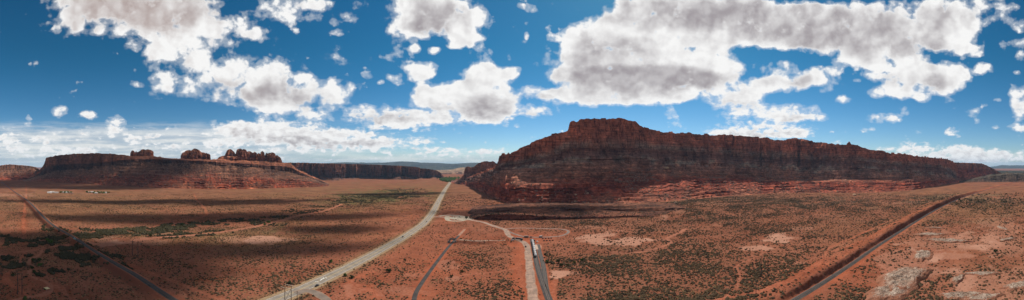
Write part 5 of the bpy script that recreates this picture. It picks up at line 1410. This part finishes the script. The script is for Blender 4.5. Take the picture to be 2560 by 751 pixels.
u = t.math('MULTIPLY_ADD', t.math('ARCTAN2', sp.outputs[0], sp.outputs[1]), FP, CX)
v = t.math('MULTIPLY_ADD', t.math('ARCSINE', sp.outputs[2]), -FP, HY)
cb = t.node('ShaderNodeCombineXYZ'); t.l.new(u, cb.inputs[0]); t.l.new(v, cb.inputs[1]); P0 = cb.outputs[0]
low = t.sstep(v, 190, 390)
w1 = t.vmath('SUBTRACT', t.noise(P0, 1 / 75, 3, .55, 0, True), (.5, .5, .5))
w2 = t.vmath('SUBTRACT', t.noise(P0, 1 / 22, 3, .55, 0, True), (.5, .5, .5))
wa = t.vmath('MULTIPLY_ADD', w1, (48, 32, 0), P0)
wb = t.vmath('MULTIPLY_ADD', w2, (26, 11, 0), P0)
P = t.node('ShaderNodeMix', data_type='VECTOR'); t.put(P.inputs[0], low); t.put(P.inputs[4], wa); t.put(P.inputs[5], wb); P = P.outputs[1]
BLOBS = [  # u, v, rx, ry, weight
 (330,10,200,80,1.50),(460,60,120,80,1.11),(400,110,80,45,0.74),(250,0,130,40,1.00),(170,62,38,36,1.00),(440,150,80,55,0.81),(400,190,40,30,0.58),(430,218,62,36,0.74),(530,150,65,52,0.74),(570,205,70,55,0.74),(500,225,50,32,0.59),(640,205,95,65,0.89),(705,215,90,62,0.89),(770,235,90,50,0.81),(845,235,42,42,0.75),(625,62,55,38,0.67),(730,22,95,38,1.00),(640,92,32,22,0.66),(690,130,60,36,0.41),(700,278,75,32,0.81),(790,292,46,26,0.67),(660,250,60,40,0.67),
 (862,45,52,20,0.59),(850,78,26,11,0.66),(900,14,24,12,0.78),(800,10,60,20,0.60),(520,60,60,40,0.44),(590,130,40,40,0.41),(265,75,40,20,0.50),
 (650,330,120,32,1.00),(740,345,120,36,1.00),(850,352,125,26,1.00),(960,362,100,20,0.90),(600,322,70,20,1.04),(960,290,100,32,1.10),(1040,302,90,26,1.10),(900,275,48,20,0.67),(1105,300,28,12,0.90),(880,330,60,14,0.70),
 (1060,28,95,55,1.50),(1110,14,100,45,1.30),(1020,74,52,30,1.10),(1195,58,45,45,1.00),(1150,90,42,30,1.01),(1150,107,32,18,0.90),(1040,122,20,22,1.01),(1085,122,20,13,0.90),(1055,80,50,22,1.00),(1130,60,50,30,1.00),
 (1025,185,62,24,0.90),(1062,176,38,30,1.06),(985,190,22,15,0.78),(950,205,13,7,0.78),(920,188,24,9,0.67),
 (1210,190,62,42,1.00),(1240,178,45,22,0.80),(1190,255,105,55,1.50),(1215,230,85,62,1.20),(1080,250,58,42,1.10),(1060,235,34,32,1.01),(1220,292,64,20,1.00),(1278,180,30,12,0.67),(1130,225,30,25,0.67),
 (1340,232,54,19,0.90),(1330,280,54,18,0.95),(1380,92,20,11,0.90),(1319,90,10,10,0.90),(1316,58,13,9,0.78),(1330,18,24,12,0.56),(1300,16,16,9,0.67),(1290,190,16,7,0.56),(1300,313,18,7,0.56),(1268,313,16,7,0.56),
 (1600,150,215,105,2.00),(1520,205,135,60,1.60),(1460,238,95,28,1.20),(1500,110,105,62,1.30),(1700,175,160,62,1.90),(1650,60,150,75,1.50),(1770,55,200,75,1.70),(1900,60,210,62,1.80),(2050,68,190,62,1.80),(2200,108,125,65,1.70),(2290,60,150,62,1.40),(2410,30,110,52,1.10),(2385,100,72,36,1.00),(2425,130,38,20,1.01),(1440,150,52,42,0.90),(1590,15,60,30,0.90),(1620,240,120,22,1.20),(2150,150,60,25,0.90),
 (1968,196,82,38,1.20),(2045,200,55,34,1.00),(1900,216,56,28,0.90),(1830,256,84,28,1.10),(1870,236,50,26,.8),(1950,282,112,25,1.10),(2010,296,64,10,0.80),(1820,290,34,12,0.78),(2085,175,22,14,0.67),
 (1900,325,135,25,1.10),(1830,336,105,12,0.90),(1990,335,60,12,0.70),
 (2290,200,125,46,1.40),(2330,178,85,32,1.10),(2230,235,64,20,1.00),(2310,246,22,13,0.90),(2400,168,32,26,0.90),(2455,175,30,17,1.01),(2360,215,50,25,0.90),
 (2115,250,26,15,1.01),(2210,297,48,14,0.90),(2262,280,22,13,0.90),(2170,325,20,8,0.78),(2305,331,16,6,0.67),(2385,331,22,14,1.01),(2145,205,14,8,0.78),(2090,355,16,5,0.56),
 (2530,112,38,26,1.00),(2546,142,20,15,1.01),(2552,255,34,42,1.10),(2550,320,32,12,1.01),(2490,318,14,6,0.78),(2495,250,16,5,0.78),(2540,185,12,8,0.67),(2515,20,40,10,0.56),
 (2350,388,190,24,0.95),(2480,392,140,20,0.95),(2270,372,60,9,0.60),(2400,372,40,14,0.78),(2300,362,60,7,0.50),
 (1150,385,130,13,0.75),(1060,350,50,12,0.75),(1230,380,60,8,0.60),(1090,375,60,8,0.60),
 (148,280,20,16,1.17),(70,302,12,16,1.04),(220,290,30,12,1.10),(290,310,26,22,1.04),(335,352,22,14,1.04),(210,335,16,12,0.87),(105,350,30,12,1.02),(40,370,36,18,1.04),(150,378,60,16,1.04),(20,345,26,14,1.02),(330,180,9,6,0.67),(345,210,26,10,0.67),(530,306,14,8,0.65),(290,332,36,12,1.04),(370,340,26,10,0.87),(230,376,40,12,1.02),(430,370,50,10,0.78),(560,360,60,14,1.04),(110,58,18,8,0.56),(500,385,60,10,0.78),
]
acc = None
for (bx, by, rx, ry, w) in BLOBS:
    q = t.vmath('MULTIPLY_ADD', P, (1 / rx, 1 / ry, 0), (-bx / rx, -by / ry, 0))
    f = t.math('MULTIPLY_ADD', t.vmath('DOT_PRODUCT', q, q), -.72, 1.0, clamp=True)
    acc = t.math('MULTIPLY', f, w) if acc is None else t.math('MULTIPLY_ADD', f, w, acc)
Fs = t.math('ADD', acc, t.math('MULTIPLY', t.math('MULTIPLY', t.sstep(t.noise(P0, 1 / 95, 2, .5), .56, .70), .50), t.math('MULTIPLY', t.sstep(u, 700, 1000), t.sstep(v, 395, 330))))
def vor(Q, sc):
    nd = t.node('ShaderNodeTexVoronoi', feature='SMOOTH_F1', voronoi_dimensions='2D'); nd.inputs['Scale'].default_value = sc
    nd.inputs['Smoothness'].default_value = .35; nd.inputs['Detail'].default_value = 2.0; nd.inputs['Roughness'].default_value = .5
    t.put(nd.inputs['Vector'], Q); return nd.outputs['Distance']
def cn(off, det):
    Q = t.vmath('ADD', P0, (off[0], off[1], 0))
    Qw = t.vmath('ADD', P, (off[0], off[1], 0))
    a = t.noise(t.vmath('MULTIPLY', Q, (1, 1.15, 1)), 1 / 58, det, .54)
    b = t.noise(t.vmath('MULTIPLY', Q, (1, 1.7, 1)), 1 / 24, det, .54)
    va = vor(t.vmath('MULTIPLY', Qw, (1, 1.1, 1)), 1 / 34); vb = vor(t.vmath('MULTIPLY', Qw, (1, 1.6, 1)), 1 / 15)
    a = t.math('ADD', a, t.math('MULTIPLY', t.math('SUBTRACT', .42, va), .20)); b = t.math('ADD', b, t.math('MULTIPLY', t.math('SUBTRACT', .42, vb), .18))
    return t.fmix(low, a, b)
n0 = cn((0, 0), 7)
sd = t.node('ShaderNodeCombineXYZ'); t.l.new(t.math('SUBTRACT', 1600.0, u), sd.inputs[0]); t.l.new(t.math('SUBTRACT', -170.0, v), sd.inputs[1])
sdir = t.vmath('NORMALIZE', sd.outputs[0])
n0s = t.fmix(low, t.noise(P0, 1 / 66, 3, .48), t.noise(t.vmath('MULTIPLY', P0, (1, 1.7, 1)), 1 / 26, 3, .48))
def puff(Q): return t.fmix(low, t.noise(Q, 1 / 48, 4, .50), t.noise(t.vmath('MULTIPLY', Q, (1, 1.6, 1)), 1 / 19, 4, .50))
m0 = puff(P0); m1 = puff(t.vmath('ADD', P0, t.vmath('MULTIPLY', sdir, (13, 13, 0))))
lbm = t.math('MULTIPLY', t.math('MULTIPLY', t.sstep(v, 300, 340), t.sstep(v, 412, 395)), t.sstep(u, 1150, 900))
Fs = t.math('ADD', Fs, t.math('MULTIPLY', t.math('MULTIPLY', t.sstep(t.noise(t.vmath('MULTIPLY', P0, (1, 2.3, 1)), 1 / 34, 2, .5), .47, .64), .75), lbm))
Dn = t.math('ADD', t.math('MULTIPLY', t.math('MINIMUM', Fs, 1.4), .92), t.math('MULTIPLY', t.math('SUBTRACT', n0, .5), 3.3))
Dn = t.math('ADD', Dn, t.sstep(Fs, 1.25, 2.1, 0, .30))
alpha = t.math('MAXIMUM', t.sstep(Dn, .28, .88), t.math('MULTIPLY', t.math('MULTIPLY', t.sstep(Dn, .02, .55), .34), t.sstep(Fs, .05, .3)))
GREYS = [(330,15,230,62,1.2),(470,70,80,40,.5),(1500,150,130,60,.9),(1580,205,200,36,1.1),(1720,190,130,30,.9),(1700,25,200,45,.9),(1950,55,240,60,1),(2150,110,150,40,.9),(2280,55,140,40,.7),(2290,205,90,22,.8),(2300,120,90,30,.6),(1200,268,75,26,1.1),(1080,262,35,14,.6),(1075,38,80,40,1.1),(1060,70,50,20,.8),
         (700,242,90,24,.8),(640,215,70,25,.5),(560,215,50,20,.4),(800,255,60,18,.6),(950,296,80,14,.7),(700,350,120,14,.7),(850,358,120,12,.6),(600,335,40,12,.5),(1960,205,70,16,.6),(1930,292,90,10,.6),(1900,335,100,10,.5),(1340,240,40,8,.5),(1330,290,40,8,.5),(170,72,26,14,.6),(430,228,40,14,.5),(2545,270,26,16,.5),(1850,262,60,12,.6),(2210,302,36,6,.5),(2450,398,120,10,.4)]
gac = None
Pg = t.vmath('MULTIPLY_ADD', w1, (70, 40, 0), P0)
for (bx, by, rx, ry, w) in GREYS:
    q = t.vmath('MULTIPLY_ADD', Pg, (1 / rx, 1 / ry, 0), (-bx / rx, -by / ry, 0))
    f = t.math('MULTIPLY_ADD', t.vmath('DOT_PRODUCT', q, q), -.6, 1.0, clamp=True)
    gac = t.math('MULTIPLY', f, w) if gac is None else t.math('MULTIPLY_ADD', f, w, gac)
relief = t.math('SUBTRACT', m0, m1)
core = t.sstep(Dn, .44, 1.15)
base_g = t.sstep(t.math('ADD', gac, t.math('MULTIPLY', t.math('SUBTRACT', n0s, .5), 2.6)), -.15, 1.35)
rel_g = t.sstep(relief, .16, -.18)
thk = t.sstep(t.math('ADD', Fs, t.math('MULTIPLY', t.math('SUBTRACT', n0s, .5), 2.2)), .7, 2.3)
grey = t.math('ADD', t.math('ADD', t.math('MULTIPLY', base_g, .74), t.math('MULTIPLY', thk, .14)), t.math('MULTIPLY', rel_g, .30))
grey = t.math('MULTIPLY', t.math('SUBTRACT', grey, .20), t.math('MULTIPLY_ADD', core, .85, .15), clamp=True)
CW = 7.5
ccol = t.mix(grey, (CW, CW * .995, CW * .985), t.mix(t.sstep(u, 750, 350), (CW * .38, CW * .345, CW * .365), (CW * .46, CW * .37, CW * .35)))
# thin high layer towards the horizon on the left and centre
st = t.noise(t.vmath('MULTIPLY', P0, (1 / 210, 1 / 17, 0)), 1.0, 6, .6)
lb = t.math('MULTIPLY', t.sstep(v, 292, 345), t.sstep(u, 1120, 560))
lb = t.math('MAXIMUM', lb, t.math('MULTIPLY', t.sstep(v, 372, 402), .8))
st = t.math('ADD', t.math('MULTIPLY', st, .7), t.math('MULTIPLY', t.noise(t.vmath('MULTIPLY', P0, (1 / 60, 1 / 20, 0)), 1.0, 6, .6), .3))
strat = t.math('MULTIPLY', t.sstep(t.math('ADD', st, t.math('MULTIPLY', lb, .20)), .45, .64), t.math('MULTIPLY', lb, .82))
skyc = t.mix(1.0, hs.outputs[0], t.mix(t.sstep(v, 100, 430), (.44, 1.04, .98), (1.0, 1.12, 1.26)), 'MULTIPLY')
c = t.mix(strat, skyc, t.mix(t.sstep(st, .42, .60), (CW * .56, CW * .63, CW * .70), (CW * .97, CW * .95, CW * .91)))
c = t.mix(alpha, c, ccol)
# unseen cloud cover overhead and behind the camera, added as soft fill light
back = t.math('MAXIMUM', t.sstep(sp.outputs[2], .62, .80), t.math('MULTIPLY', t.sstep(t.math('ABSOLUTE', t.math('ARCTAN2', sp.outputs[0], sp.outputs[1])), 1.72, 2.0), t.sstep(sp.outputs[2], -.02, .1)))
bn = t.noise(D, 5.0, 5, .6)
c = t.mix(t.math('MULTIPLY', back, t.sstep(bn, .42, .54)), c, (CW * .46, CW * .43, CW * .41))
t.l.new(c, bg.inputs['Color'])

# ------------------------------------------------------------------ sun, camera, output
L = bpy.data.lights.new('sun', 'SUN'); L.energy = 4.8; L.angle = math.radians(.53); L.color = (1.0, .94, .85)
lo_ = bpy.data.objects.new('sun', L); COL.objects.link(lo_); lo_.rotation_euler = (-SUNV).to_track_quat('-Z', 'Y').to_euler(); lo_.location = (0, 0, 900)
cam = bpy.data.cameras.new('camera'); co_ = bpy.data.objects.new('camera', cam); COL.objects.link(co_)
co_.location = (0, 0, HC); co_.rotation_euler = (math.pi / 2, 0, 0)
cam.type = 'PANO'; cam.panorama_type = 'EQUIRECTANGULAR'
cam.longitude_min, cam.longitude_max = -CX / FP, CX / FP
cam.latitude_max, cam.latitude_min = HY / FP, -(751 - HY) / FP
cam.clip_start = .5; cam.clip_end = 200000
SC.camera = co_
vs = SC.view_settings; SC.display_settings.display_device = 'sRGB'
vs.view_transform = 'Standard'; vs.look = 'None'; vs.gamma = 1.0; vs.use_curve_mapping = False; vs.exposure = .20
SC.render.engine = 'CYCLES'
cy = SC.cycles
cy.max_bounces = 5; cy.diffuse_bounces = 3; cy.glossy_bounces = 2; cy.transparent_max_bounces = 8; cy.volume_bounces = 0
cy.use_denoising = True; cy.sample_clamp_indirect = 4.0
